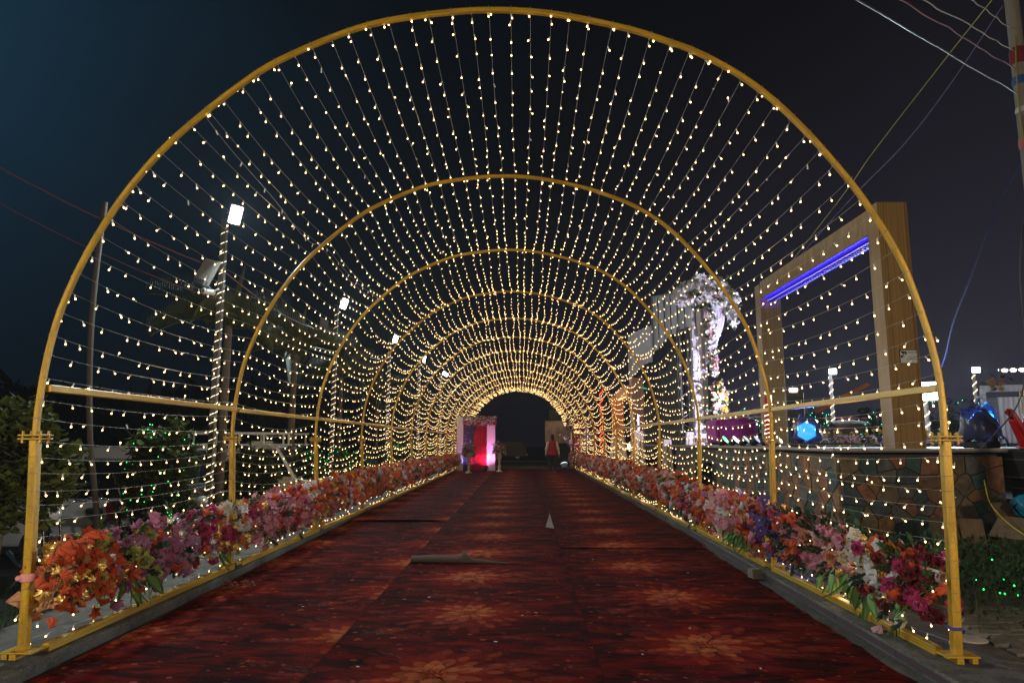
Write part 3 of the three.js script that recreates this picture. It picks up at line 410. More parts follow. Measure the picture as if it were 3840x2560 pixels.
function ledString(label, spots, group, m = M.led) { const s = thing('led_string', label, 'fairy lights', [0, 0, 0], 0, group); const im = new THREE.InstancedMesh(ledG, m, spots.length); spots.forEach((p, i) => im.setMatrixAt(i, new THREE.Matrix4().makeTranslation(p.x, p.y, p.z))); im.name = 'led_bulb'; im.userData.kind = 'stuff'; s.add(im); const w = []; for (let i = 1; i < spots.length; i++) if (spots[i].distanceTo(spots[i - 1]) < 0.9) w.push(rod(spots[i - 1].toArray(), spots[i].toArray(), 0.0012, 3)); if (w.length) part(s, 'wire', w, mat(0.02, 0.16, 0.10, 0.5)); return s; }
function ficus(label, p, rx, y0, y1, n, seed, led) {
  const t = thing('ficus_tree', label, 'tree', p, 0, 'clipped trees along the left side'), r = rng(seed), st = [];
  for (let i = 0; i < 9; i++) { const a = r() * 6.28, q = rx * 0.6 * r(); st.push(tube([[(r() - 0.5) * 0.08, -0.1, (r() - 0.5) * 0.08], [Math.cos(a) * q * 0.4, y0 + 0.1, Math.sin(a) * q * 0.4], [Math.cos(a) * q, lerp(y0, y1, 0.7), Math.sin(a) * q]], 0.011, 10, 5)); }
  part(t, 'trunk', st, LM.bark).userData.kind = 'stuff';
  const yc = (y0 + y1) / 2, hy = (y1 - y0) / 2, ins = (v) => Math.hypot(v.x / (1 - 0.35 * Math.max(0, v.y)), v.z, v.y) < 1;
  const ms = crown(n, seed + 1, ins, 1, LQ), pos = V(0, 0, 0), qq = new THREE.Quaternion(), sc = V(1, 1, 1);
  ms.forEach((m) => { m.decompose(pos, qq, sc); pos.set(pos.x * rx, yc + pos.y * hy, pos.z * rx); m.compose(pos, qq, sc); });
  leaves(t, 'crown', ms, LQ, LM.ficus);
  if (led) { const sp = []; let g = 0; while (sp.length < led) { const v = V(r() * 2 - 1, r() * 2 - 1, r() * 0.9); if (v.length() > 0.7 && v.length() < 1.05) sp.push(V(p[0] + v.x * rx, p[1] + yc + v.y * hy, p[2] + v.z * rx)); if (g++ > 5000) break; } sp.sort((a, b) => a.y - b.y); ledString('green fairy lights wound through the ' + label.replace(/^.*tree, /, 'clipped tree, '), sp, 'green fairy lights in the left trees'); }
  return t;
}
ficus('leafy clipped tree, left edge beside the nearest arch leg', [-4.55, 0, -6.15], 0.56, 0.66, 1.80, 2600, 5, 0);
ficus('leafy clipped tree, in first bay behind the bamboo pole', [-4.92, -0.1, -9.6], 0.46, 0.36, 1.86, 3000, 6, 46);
ficus('leafy clipped tree, in second bay before the pickup', [-4.75, -0.1, -12.3], 0.5, 0.42, 1.48, 2400, 7, 0);
ficus('leafy clipped tree, in third bay behind a palm', [-4.75, -0.1, -15.2], 0.48, 0.35, 1.4, 1800, 8, 26);
for (let k = 0; k < 7; k++) ficus('leafy clipped tree, ' + ord(k + 5) + ' along the left row', [-4.75 + (R0() - 0.5) * 0.1, -0.1, -17.9 - k * 2.7], 0.5, 0.35, 1.35 + R0() * 0.25, 1300, 30 + k, 34);

const frondG = (() => { const l = [], sp = [], N = 42; for (let i = 0; i <= 10; i++) { const t = i / 10; sp.push(V(0, 0.55 * t - 1.0 * t * t, 1.75 * t)); } l.push(tube(sp, 0.012, 14, 4)); const c = new THREE.CatmullRomCurve3(sp); for (let i = 2; i < N; i++) for (const s of [-1, 1]) { const t = i / N, p = c.getPoint(t), g = FG.leafBlade(0.58 * (1.1 - 0.55 * t), 0.013, 0.85, 4); g.rotateX(PI / 2 - 0.35); g.rotateY(s * (0.85 - 0.3 * t)); g.rotateZ(-s * 0.25); g.translate(p.x, p.y, p.z); l.push(g); } return merge(l); })();
function palm(label, p, h, n, seed, lean = 0) {
  const t = thing('palm_tree', label, 'palm', p, 0, 'palms along the left side'), r = rng(seed), prof = []; for (let i = 0; i <= 22; i++) prof.push([0.078 - 0.02 * i / 22 + (i % 2 ? 0.004 : 0), h * i / 22]);
  part(t, 'trunk', lathe(prof, 12), LM.bark);
  for (let k = 0; k < n; k++) { const m = part(t, 'frond', frondG, LM.palm); m.position.set(0, h - 0.05, 0); m.rotation.set(-0.75 + r() * 0.95, k / n * 6.283 + r() * 0.5, 0, 'YXZ'); m.scale.setScalar(0.62 + r() * 0.25); }
  const sp = part(t, 'spear_leaf', FG.leafBlade(1.1, 0.05, 0, 5), LM.palm); sp.position.y = h; sp.rotation.set(0.05, 0.6, -0.22);
  return t;
}
palm('palm with ringed trunk right behind the first rope lit lamp post', [-4.98, -0.35, -11.6], 3.75, 11, 1);
palm('slender palm, second along the left side', [-4.95, -0.35, -15.0], 3.7, 11, 2);
palm('palm, third along the left side', [-5.1, -0.35, -19.5], 3.6, 10, 3);
palm('small palm, fourth along the left side', [-5.1, -0.35, -24.5], 3.3, 9, 4);
palm('farthest small palm on the left side', [-4.9, -0.35, -29.5], 3.2, 8, 5);
solo('bamboo_pole', tube([[-5.42, -0.36, -9.0], [-5.40, 0.4, -9.0], [-5.58, 1.5, -9.0], [-5.68, 2.7, -9.0], [-5.69, 3.6, -9.0], [-5.65, 4.66, -9.0]], 0.036, 40, 9), mat(0.12, 0.09, 0.065, 0.85, 0, { bumpMap: grain, bumpScale: 0.006, map: blotch }), 'tall crooked bare wooden pole standing left of the first bay', 'pole');

function lampPost(label, p, h, fl, seed, withPanel) {
  const t = thing('lamp_post', label, 'lamp post', p, 0, 'rope lit lamp posts on the left');
  part(t, 'post', [box(0.085, h, 0.085, 0, h / 2, 0, 0.008), box(0.2, 0.012, 0.2, 0, 0.01, 0)], mat(0.10, 0.085, 0.07, 0.5, 0.6, { bumpMap: grain, bumpScale: 0.002 }));
  part(t, 'rope_light', helix(0.054, 0.35, h - 0.12, 0.135, 0.0046, seed), M.rope);
  part(t, 'lamp_arm', rod([0, h - 0.05, 0], [fl[0], fl[1], fl[2] - 0.08], 0.014, 6), M.steel);
  return t;
}
{
  const z = [-10.5, -17.4, -23.4, -29, -35.2], x = [-4.66, -4.72, -4.5, -4.3, -4.1];
  const yaw = [0.55, 0.8, 0.75, 1.0, 0.5], sz = [[0.17, 0.28], [0.17, 0.26], [0.17, 0.24], [0.13, 0.26], [0.30, 0.17]], roll = [-0.12, -0.18, -0.1, 0.05, -0.45];
  for (let k = 0; k < 5; k++) {
    const where = k ? ord(k + 1) + ' one from the front' : 'nearest and tallest one', H = 4.9 + 0.36;
    lampPost('dark post wound with a warm rope light on the left, ' + where, [x[k], -0.36, z[k]], H, [0.16, 5.26, 0.12], k * 1.3);
    floodlight('floodlight', 'lit white floodlight on the left lamp posts, ' + where, [x[k] + 0.23, 4.92 - k * 0.025, z[k] + 0.16], yaw[k], 0.32, sz[k][0], sz[k][1], M.flood, [0.72, 0.92, 1], k === 0 ? 2100 : 1000, 'lit floodlights on the left lamp posts', roll[k]);
  }
  const off = (label, p, ry) => { const t = thing('unlit_floodlight', label, 'floodlight', p, ry); part(t, 'housing', [box(0.30, 0.46, 0.035, 0, 0, 0, 0.012), ...Array.from({ length: 11 }, (_, i) => box(0.006, 0.34, 0.03, -0.125 + i * 0.025, 0.02, 0.03))], mat(0.42, 0.40, 0.35, 0.5, 0.3)); part(t, 'bracket', rod([0.12, -0.2, 0], [0.24, -0.24, 0.02], 0.014), M.steel); part(t, 'driver_box', box(0.2, 0.1, 0.06, 0.02, -0.19, 0.05, 0.01), M.steel); t.rotation.set(-0.3, ry, -0.28, 'YXZ'); return t; };
  off('grey finned floodlight turned off on the nearest left lamp post', [-4.86, 4.02, -10.42], -0.2);
  off('unlit grey floodlight on the second left lamp post', [-5.0, 4.36, -17.3], 0.9).scale.setScalar(0.8);
  const cam = thing('security_camera', 'small white security camera on the nearest left lamp post', 'camera', [-4.80, 3.72, -10.4], -0.6); part(cam, 'camera_body', [cyl(0.04, 0.045, 0.17, 0, 0, 0, 12, PI / 2), cyl(0.048, 0.048, 0.03, 0, 0, 0.08, 12, PI / 2)], M.white); part(cam, 'lens', cyl(0.026, 0.026, 0.01, 0, 0, 0.098, 12, PI / 2), M.blackGloss); part(cam, 'mount', rod([0, 0, -0.05], [0.1, 0.05, -0.1], 0.014), M.white);
}
// overhead cables on the left
const redW = mat(0.30, 0.09, 0.10, 0.6), greyW = mat(0.12, 0.12, 0.13, 0.6);
const sagLine = (a, b, s, r, n = 26) => { const q = []; for (let i = 0; i <= n; i++) { const t = i / n; q.push([lerp(a[0], b[0], t), lerp(a[1], b[1], t) - s * 4 * t * (1 - t) + (i && i < n ? (R0() - 0.5) * 0.012 : 0), lerp(a[2], b[2], t)]); } return tube(q, r, n * 2, 5); };
solo('cable', sagLine([-9.6, 6.55, -9.6], [-4.72, 4.10, -10.5], 0.16, 0.009), redW, 'dull red cable from upper left to the nearest lamp post', 'cable');
solo('cable', sagLine([-9.6, 6.0, -9.9], [-4.72, 3.62, -10.5], 0.18, 0.006), redW, 'thin dull red cable below the other, left of the nearest lamp post', 'cable');
solo('cable', sagLine([-4.66, 4.10, -10.5], [-4.72, 4.18, -17.4], 0.22, 0.009), redW, 'sagging red cable between first and second left lamp posts', 'cable');
solo('cable', sagLine([-4.72, 4.18, -17.4], [-4.5, 4.2, -23.4], 0.22, 0.008), redW, 'sagging red cable between second and third left lamp posts', 'cable');
solo('cable', sagLine([-4.66, 3.5, -10.5], [-4.72, 3.6, -17.4], 0.1, 0.005), greyW, 'thin grey cable under the red one between first two lamp posts', 'cable');

{ // dark soil and grass of the bed on the left
  const soil = new THREE.PlaneGeometry(6, 46, 12, 40); soil.rotateX(-PI / 2); soil.translate(-7.05, 0, -20); const p = soil.attributes.position; for (let i = 0; i < p.count; i++) p.setY(i, lerp(GY - 0.004, -0.352, THREE.MathUtils.smoothstep(-p.getX(i), 4.1, 5.6)) + 0.012); soil.computeVertexNormals();
  struct('soil', soil, mat(0.014, 0.013, 0.010, 0.95, 0, { bumpMap: grain, bumpScale: 0.02 }));
  const gr = thing('grass', 'dark sparse grass in the bed left of the nearest arch leg', 'grass'), r = rng(55), ms = [], bl = FG.leafBlade(0.09, 0.004, 0.5, 2); gr.userData.kind = 'stuff'; for (let i = 0; i < 5000; i++) { const x = -4.08 - Math.pow(r(), 1.3) * 2.2, z = -3.2 - r() * 7.5; ms.push(new THREE.Matrix4().compose(V(x, lerp(GY, -0.35, THREE.MathUtils.smoothstep(-x, 4.1, 5.6)), z), new THREE.Quaternion().setFromEuler(new THREE.Euler(-0.3 + r() * 0.9, r() * 6.28, 0, 'YXZ')), V(1, 1, 1).multiplyScalar(0.6 + r() * 0.8))); } leaves(gr, 'blades', ms, bl, LM.bush);
}
// terracotta pots
for (const [p, s, l] of [[[-5.05, -0.16, -9.0], 1, 'wide terracotta pot with a small plant, behind the left flowers'], [[-5.72, -0.2, -8.7], 0.8, 'terracotta pot half hidden left of the wider pot']]) { const t = thing('plant_pot', l, 'pot', p); t.scale.setScalar(s); part(t, 'pot', lathe([[0, 0.01], [0.12, 0], [0.185, 0.32], [0.205, 0.32], [0.21, 0.37], [0.19, 0.372], [0.17, 0.33], [0, 0.31]], 22), mat(0.36, 0.10, 0.05, 0.85, 0, { bumpMap: grain, bumpScale: 0.003, map: blotch })); const l2 = []; for (let k = 0; k < 16; k++) { const g = FG.leafBlade(0.22, 0.02, 0.4, 3); g.rotateX(0.2 + R0() * 0.5); g.rotateY(k * 2.4); g.translate(0, 0.33, 0); l2.push(g); } part(t, 'plant', l2, FM.green); }

// cars
const carWhite = mat(0.62, 0.63, 0.63, 0.22, 0, { clearcoat: 1, clearcoatRoughness: 0.05 }), tyreG = (() => { const g = new THREE.TorusGeometry(0.245, 0.085, 10, 24); return mergeGeometries([clean(g), clean(cyl(0.22, 0.22, 0.06, 0, 0, 0, 20, PI / 2))]); })(), rimG = merge([cyl(0.19, 0.19, 0.012, 0, 0, 0.085, 20, PI / 2), cyl(0.19, 0.19, 0.012, 0, 0, -0.085, 20, PI / 2), cyl(0.05, 0.05, 0.19, 0, 0, 0, 12, PI / 2)]);
function wheels(t, xs, w, s = 1) { for (const x of xs) for (const z of [w / 2 - 0.08, -w / 2 + 0.08]) { const g = new THREE.Group(); g.name = 'wheel'; g.position.set(x, 0.33 * s, z); g.scale.setScalar(s); t.add(g); part(g, 'tyre', tyreG, M.rubber); part(g, 'rim', rimG, mat(0.4, 0.4, 0.42, 0.35, 0.7)); } }
function car(label, p, ry, lower, upper, glassX, W, xs, paint, o = {}) {   // nose towards +x
  const t = thing('car', label, 'car', p, ry);
  const cut = (g) => g.translate(0, 0, -W / 2);
  part(t, 'body', cut(prism(lower, W, 0.05)), paint);
  const cab = prism(upper, W - 0.16, 0.06).translate(0, 0, -W / 2 + 0.08); part(t, 'cabin', cab, o.cab || paint);
  for (const s of [1, -1]) for (const q of glassX) part(t, 'window', prism(q, 0.02, 0.004).translate(0, 0, s > 0 ? W / 2 - 0.085 : -W / 2 + 0.068), M.glass);
  for (const s of [1, -1]) for (const x of o.handles || []) part(t, 'door_handle', box(0.17, 0.025, 0.03, x, o.hy || 0.88, s * (W / 2 + 0.008), 0.01), M.chrome);
  for (const s of [1, -1]) part(t, 'mirror', box(0.12, 0.12, 0.16, o.mx || 0.75, o.my || 1.0, s * (W / 2 + 0.07), 0.04), o.mm || M.black);
  for (const s of [1, -1]) { part(t, 'headlight', box(0.06, 0.14, 0.32, o.nose, o.ly || 0.72, s * (W / 2 - 0.24), 0.03), mat(0.7, 0.72, 0.75, 0.08, 0.2)); part(t, 'tail_light', box(0.05, 0.3, 0.14, o.tail, (o.ly || 0.72) + 0.15, s * (W / 2 - 0.12), 0.02), mat(0.35, 0.01, 0.01, 0.15)); }
  part(t, 'windscreen', prism(o.ws, W - 0.36, 0.004).translate(0, 0, -W / 2 + 0.18), M.glass);
  part(t, 'sill', [box(o.nose - o.tail - 0.4, 0.1, W - 0.1, (o.nose + o.tail) / 2, 0.24, 0)], M.black);
  wheels(t, xs, W); return t;
}
const hatchLow = [[-1.95, 0.3], [1.85, 0.3], [1.92, 0.55], [1.82, 0.78], [1.0, 0.96], [-1.95, 1.0], [-2.0, 0.7]], hatchUp = [[-1.92, 0.95], [0.95, 0.93], [0.22, 1.5], [-0.2, 1.55], [-1.5, 1.52], [-1.78, 1.3]];
const hatchGlass = [[[-1.5, 1.0], [-0.75, 1.0], [-0.75, 1.44], [-1.35, 1.42]], [[-0.68, 1.0], [0.0, 1.0], [0.0, 1.46], [-0.68, 1.46]], [[0.06, 1.0], [0.72, 1.0], [0.2, 1.42], [0.06, 1.46]]];
const hatchO = { nose: 1.86, tail: -1.97, handles: [-0.55, 0.28], ws: [[0.94, 0.99], [0.98, 0.99], [0.27, 1.49], [0.22, 1.48]] };
car('silver hatchback with dark roof parked side on behind the wooden pole', [-7.75, -0.37, -11.2], PI, hatchLow, hatchUp, hatchGlass, 1.68, [-1.25, 1.25], mat(0.40, 0.43, 0.46, 0.25, 0.1, { clearcoat: 1 }), { ...hatchO, cab: M.blackGloss });
const suvLow = [[-2.05, 0.4], [2.0, 0.4], [2.08, 0.7], [2.0, 1.0], [0.95, 1.08], [-2.05, 1.08], [-2.1, 0.7]], suvUp = [[-2.02, 1.05], [0.95, 1.05], [0.5, 1.72], [0.3, 1.78], [-1.9, 1.78], [-2.0, 1.6]];
const suvGlass = [[[-1.85, 1.15], [-1.1, 1.15], [-1.1, 1.62], [-1.82, 1.62]], [[-0.98, 1.15], [-0.18, 1.15], [-0.18, 1.62], [-0.98, 1.62]], [[-0.06, 1.15], [0.72, 1.15], [0.42, 1.62], [-0.06, 1.62]]];
car('boxy white off-road car parked behind the lit first lamp post', [-7.0, -0.42, -13.4], -0.2, suvLow, suvUp, suvGlass, 1.75, [-1.35, 1.4], carWhite, { nose: 2.04, tail: -2.06, handles: [-0.85, 0.1], hy: 1.0, my: 1.2, mx: 0.9, ws: [[0.93, 1.1], [0.97, 1.1], [0.55, 1.7], [0.5, 1.7]] });
car('white hatchback beyond the third bay on the left', [-6.6, -0.37, -19], 0.15, hatchLow, hatchUp, hatchGlass, 1.68, [-1.25, 1.25], carWhite, hatchO);
car('dark hatchback parked far left behind the white one', [-10.6, -0.37, -15.5], PI, hatchLow, hatchUp, hatchGlass, 1.68, [-1.25, 1.25], mat(0.03, 0.03, 0.035, 0.2, 0.3, { clearcoat: 1 }), hatchO);
{
  const t = thing('pickup_truck', 'white pickup with high railed cargo bed behind the off-road car', 'pickup truck', [-5.5, -0.42, -15.3], 0.1), W = 1.7;
  part(t, 'cab', prism([[-0.1, 0.5], [1.5, 0.5], [1.55, 0.75], [1.42, 1.0], [0.75, 1.12], [0.35, 1.75], [0.2, 1.82], [-0.1, 1.82]], W, 0.05).translate(0, 0, -W / 2), mat(0.66, 0.64, 0.58, 0.3, 0, { clearcoat: 0.6 }));
  part(t, 'windscreen', prism([[0.76, 1.16], [0.8, 1.16], [0.41, 1.74], [0.37, 1.74]], W - 0.3, 0.004).translate(0, 0, -W / 2 + 0.15), M.glass);
  for (const s of [1, -1]) part(t, 'window', prism([[0, 1.16], [0.68, 1.16], [0.35, 1.72], [0, 1.72]], 0.012).translate(0, 0, s * (W / 2 + 0.056) - 0.006), M.glass);
  for (const s of [1, -1]) part(t, 'wheel_arch', tube([[0.62, 0.4, s * (W / 2 + 0.01)], [0.72, 0.74, s * (W / 2 + 0.01)], [1.0, 0.86, s * (W / 2 + 0.01)], [1.28, 0.74, s * (W / 2 + 0.01)], [1.38, 0.4, s * (W / 2 + 0.01)]], 0.045, 20, 6), carWhite);
  for (const s of [1, -1]) part(t, 'headlight', cyl(0.1, 0.1, 0.06, 1.52, 0.85, s * 0.6, 16, 0, PI / 2), mat(0.7, 0.72, 0.75, 0.08, 0.2));
  part(t, 'bumper', box(0.1, 0.16, W, 1.6, 0.5, 0, 0.03), M.black);
  part(t, 'cargo_bed', [box(2.3, 0.05, W, -1.3, 0.75, 0), ...[1, -1].map((s) => box(2.3, 0.78, 0.03, -1.3, 1.34, s * W / 2)), box(0.03, 0.95, W, -0.16, 1.4, 0), box(0.03, 0.78, W, -2.44, 1.34, 0)], mat(0.62, 0.60, 0.52, 0.5, 0, { map: blotch }));
  for (let k = 0; k < 6; k++) for (const s of [1, -1]) part(t, 'bed_rib', box(0.04, 0.86, 0.02, -2.4 + k * 0.45, 1.36, s * (W / 2 + 0.02)), M.white);
  for (const y of [1.80, 2.04]) for (const s of [1, -1]) part(t, 'bed_rail', box(3.1, 0.035, 0.03, -0.9, y, s * W / 2, 0.006), M.white);
  for (let k = 0; k < 7; k++) for (const s of [1, -1]) part(t, 'rail_post', box(0.03, 0.24, 0.03, -2.42 + k * 0.5, 1.92, s * W / 2), M.white);
  for (let k = 0; k < 9; k++) part(t, 'tie_hook', new THREE.TorusGeometry(0.035, 0.008, 5, 8, PI).translate(-2.3 + k * 0.25, 0.98, W / 2 + 0.04), M.black);
  wheels(t, [-1.7, 1.0], W, 1.05);
}
// motorbikes
function bike(label, p, ry, paint) {                              // front towards +x
  const t = thing('motorcycle', label, 'motorcycle', p, ry, 'motorcycles parked behind the left flowers'), tg = mergeGeometries([clean(new THREE.TorusGeometry(0.255, 0.05, 10, 28))]), rg = merge([new THREE.TorusGeometry(0.215, 0.012, 6, 24), cyl(0.06, 0.06, 0.09, 0, 0, 0, 12, PI / 2), ...[0, 1, 2, 3, 4].map((k) => rod([0, 0, 0], [0.21 * Math.cos(k * 1.2566), 0.21 * Math.sin(k * 1.2566), 0], 0.012, 5))]);
  for (const x of [0.66, -0.62]) { const g = new THREE.Group(); g.name = 'wheel'; g.position.set(x, 0.305, 0); t.add(g); part(g, 'tyre', tg, M.rubber); part(g, 'rim', rg, M.steel); }
  for (const s of [1, -1]) part(t, 'fork', [rod([0.66, 0.305, s * 0.09], [0.52, 0.62, s * 0.09], 0.021), rod([0.52, 0.62, s * 0.09], [0.40, 0.93, s * 0.09], 0.016)], M.chrome);
  part(t, 'handlebar', tube([[0.30, 1.06, 0.36], [0.38, 1.05, 0.22], [0.40, 0.97, 0.08], [0.40, 0.97, -0.08], [0.38, 1.05, -0.22], [0.30, 1.06, -0.36]], 0.012, 24), M.chrome);
  for (const s of [1, -1]) { part(t, 'grip', rod([0.33, 1.06, s * 0.28], [0.27, 1.06, s * 0.4], 0.019), M.rubber); part(t, 'brake_lever', rod([0.37, 1.05, s * 0.24], [0.34, 1.07, s * 0.40], 0.006, 5), M.steel); const m = new THREE.Group(); m.name = 'mirror'; t.add(m); part(m, 'mirror_stalk', rod([0.36, 1.05, s * 0.24], [0.34, 1.23, s * 0.34], 0.006, 5), M.black); part(m, 'mirror_glass', ball(0.06, 0.34, 1.26, s * 0.35, [0.35, 0.75, 1]), M.blackGloss); }
  part(t, 'headlight', [ball(0.09, 0.5, 0.93, 0, [0.7, 1, 1])], mat(0.6, 0.62, 0.65, 0.08, 0.3));
  part(t, 'fuel_tank', ball(0.2, 0.15, 0.86, 0, [1.35, 0.68, 0.66], 18, 12), paint);
  part(t, 'seat', [box(0.62, 0.08, 0.24, -0.36, 0.83, 0, 0.035, 0, 0, 0.06)], M.rubber);
  part(t, 'tail', [box(0.3, 0.1, 0.16, -0.66, 0.79, 0, 0.04, 0, 0, 0.2)], paint); part(t, 'tail_light', box(0.03, 0.06, 0.12, -0.82, 0.83, 0, 0.01), mat(0.4, 0.01, 0.01, 0.15));
  part(t, 'engine', [box(0.28, 0.22, 0.2, 0.08, 0.42, 0, 0.04), cyl(0.09, 0.1, 0.22, 0.14, 0.6, 0, 12, 0, -0.3), cyl(0.12, 0.12, 0.26, 0.0, 0.38, 0, 14, PI / 2), ...[0, 1, 2, 3].map((k) => cyl(0.115, 0.115, 0.012, 0.11 + k * 0.018, 0.54 + k * 0.045, 0, 12, 0, -0.3))], mat(0.35, 0.35, 0.36, 0.4, 0.8));
  part(t, 'frame', [rod([0.36, 0.9, 0], [0.2, 0.34, 0], 0.022), rod([0.2, 0.34, 0], [-0.25, 0.32, 0], 0.02), rod([-0.25, 0.32, 0], [-0.3, 0.78, 0], 0.02), rod([0.36, 0.88, 0], [-0.6, 0.76, 0], 0.02)], M.black);
  for (const s of [1, -1]) part(t, 'swing_arm', rod([-0.2, 0.36, s * 0.1], [-0.62, 0.305, s * 0.09], 0.02), M.black);
  part(t, 'exhaust', tube([[0.2, 0.5, 0.12], [0.24, 0.28, 0.14], [-0.1, 0.25, 0.16], [-0.75, 0.36, 0.18]], 0.032, 24, 8), M.chrome);
  part(t, 'mudguard', new THREE.TorusGeometry(0.315, 0.05, 4, 16, 2.0).rotateZ(0.6).translate(0.66, 0.305, 0), paint);
  part(t, 'kick_stand', rod([0.0, 0.3, 0.1], [-0.08, 0.0, 0.26], 0.012), M.steel);
  return t;
}
bike('black motorcycle with red tank, nearest the first left arch leg', [-6.1, -0.36, -9.0], -0.75, mat(0.25, 0.012, 0.01, 0.2, 0.1, { clearcoat: 1 }));
bike('dark motorcycle with red fairing behind the bamboo pole', [-5.75, -0.36, -9.9], -0.7, mat(0.14, 0.01, 0.01, 0.2, 0.2, { clearcoat: 1 }));
bike('black motorcycle between the second clipped tree and lamp post', [-4.9, -0.36, -10.9], -1.2, mat(0.012, 0.014, 0.03, 0.2, 0.2, { clearcoat: 1 }));
// dark wood beyond the yard
{
  const w = thing('far_woods', 'dark mass of trees beyond the parked cars', 'trees'), r = rng(99), ms = [], big = FG.leafBlade(0.9, 0.3, 0.5, 2); w.userData.kind = 'stuff';
  for (let i = 0; i < 9000; i++) { const x = -62 + r() * 50, zz = -30 - r() * 26 + x * 0.25, top = 3.2 + 2.6 * nz(x * 0.22 + 90, zz * 0.2 + 90, 512, 3); ms.push(new THREE.Matrix4().compose(V(x, -0.4 + top * Math.pow(r(), 0.8), zz), new THREE.Quaternion().setFromEuler(new THREE.Euler(r() * 3, r() * 6.28, r())), V(1, 1, 1).multiplyScalar(0.7 + r() * 0.8))); }
  leaves(w, 'foliage', ms, big, LM.dark);
  const w2 = thing('far_woods', 'dark trees beyond the stage on the right', 'trees'), m2 = []; w2.userData.kind = 'stuff';
  for (let i = 0; i < 7000; i++) { const x = 9 + r() * 50, zz = -44 - r() * 14, top = 1.5 + 1.2 * nz(x * 0.25 + 40, zz * 0.2 + 90, 512, 3); m2.push(new THREE.Matrix4().compose(V(x, -0.1 + top * Math.pow(r(), 0.8), zz), new THREE.Quaternion().setFromEuler(new THREE.Euler(r() * 3, r() * 6.28, r())), V(1, 1, 1).multiplyScalar(0.7 + r() * 0.8))); }
  leaves(w2, 'foliage', m2, big, LM.dark);
}

// ------------------------------------------------------------------ stone clad stage on the right
function cells(w, h, nx, ny, seed, gap, jit = 0.85) {             // irregular polygons that fill a rectangle
  const r = rng(seed), S = []; for (let j = 0; j < ny; j++) for (let i = 0; i < nx; i++) S.push([(i + 0.5 + (r() - 0.5) * jit + (j % 2 ? 0.25 : -0.25)) * w / nx, (j + 0.5 + (r() - 0.5) * jit) * h / ny]);
  return S.map((a) => {
    let P = [[gap, gap], [w - gap, gap], [w - gap, h - gap], [gap, h - gap]];
    for (const b of S) { if (b === a) continue; const dx = b[0] - a[0], dy = b[1] - a[1], L = Math.hypot(dx, dy); if (L > 3.2 * Math.max(w / nx, h / ny)) continue; const nx_ = dx / L, ny_ = dy / L, lim = a[0] * nx_ + a[1] * ny_ + L / 2 - gap, Q = []; for (let i = 0; i < P.length; i++) { const p = P[i], q = P[(i + 1) % P.length], dp = p[0] * nx_ + p[1] * ny_ - lim, dq = q[0] * nx_ + q[1] * ny_ - lim; if (dp <= 0) Q.push(p); if (dp * dq < 0) { const t = dp / (dp - dq); Q.push([lerp(p[0], q[0], t), lerp(p[1], q[1], t)]); } } P = Q; if (P.length < 3) break; }
    return P.filter((p, i) => { const q = P[(i + 1) % P.length]; return Math.hypot(p[0] - q[0], p[1] - q[1]) > 0.004; });
  }).filter((p) => p.length > 2);
}
const SX0 = 4.02, SX1 = 6.05, SZ0 = -9.0, SZ1 = -14.6, SH = 1.345;
{
  const stage = thing('stage', 'raised stage faced with irregular brown and blue grey stones, right of tunnel', 'stage', [0, 0, 0]);
  const stoneTex = dataTex(256, (u, v) => { const a = 150 + 85 * (nz(u * 12, v * 12, 12, 6) - 0.4) + 50 * (nz2(u * 50, v * 50, 50, 3) - 0.5); return [a, a, a]; });
  part(stage, 'core', box(SX1 - SX0 - 0.05, SH, 9.5, (SX0 + SX1) / 2, SH / 2 - 0.06, SZ0 - 4.78), mat(0.045, 0.04, 0.036, 0.95));
  part(stage, 'deck', box(9.5, 0.05, 14, SX0 + 4.72, SH - 0.01, SZ0 - 6.96, 0.01), mat(0.22, 0.20, 0.20, 0.6, 0, { map: blotch }));
  const C = [[0.20, 0.095, 0.05], [0.16, 0.085, 0.05], [0.085, 0.085, 0.08], [0.045, 0.082, 0.085], [0.04, 0.085, 0.08], [0.13, 0.10, 0.06], [0.045, 0.068, 0.08], [0.18, 0.10, 0.045]].map((c) => mat(...c.map((v) => v * 2.3), 0.85, 0, { map: stoneTex, bumpMap: stoneTex, bumpScale: 0.012 }));
  const put = (polys, tf, seed, warm) => { const r = rng(seed); polys.forEach((P) => { const d = 0.022 + r() * 0.012, g = prism(P, d, 0.007); const m = part(stage, 'stone', g, C[Math.floor((warm ? Math.pow(r(), 1.5) : r()) * 8)]); tf(m); m.translateZ((r() - 0.5) * 0.008); }); };
  put(cells(SX1 - SX0, SH - 0.03, 9, 7, 5, 0.0045), (m) => m.position.set(SX0, -0.05, SZ0), 1, false);
  put(cells(SZ0 - SZ1, SH - 0.03, 22, 6, 6, 0.0045), (m) => { m.position.set(SX0, -0.05, SZ1); m.rotation.y = -PI / 2; }, 2, true);  // side stones lean brown: warm light from the tunnel put into their colours
  part(stage, 'edge_strip', [box(SX1 - SX0 + 0.1, 0.03, 0.05, (SX0 + SX1) / 2, SH + 0.004, SZ0 + 0.045), box(0.05, 0.03, SZ0 - SZ1, SX0 - 0.045, SH + 0.004, (SZ0 + SZ1) / 2)], mat(0.3, 0.28, 0.27, 0.6));
}
const wood = canvasTex(256, 1024, (c) => { c.fillStyle = '#8d6f3e'; c.fillRect(0, 0, 256, 1024); const r = rng(12); for (let i = 0; i < 380; i++) { const x = r() * 256; c.fillStyle = r() < 0.5 ? 'rgba(60,38,18,0.10)' : 'rgba(210,170,110,0.10)'; c.fillRect(x, r() * 1024 - 300, 1 + r() * 3, 200 + r() * 700); } });
const M_wood = mat(1, 1, 1, 0.55, 0, { map: wood });
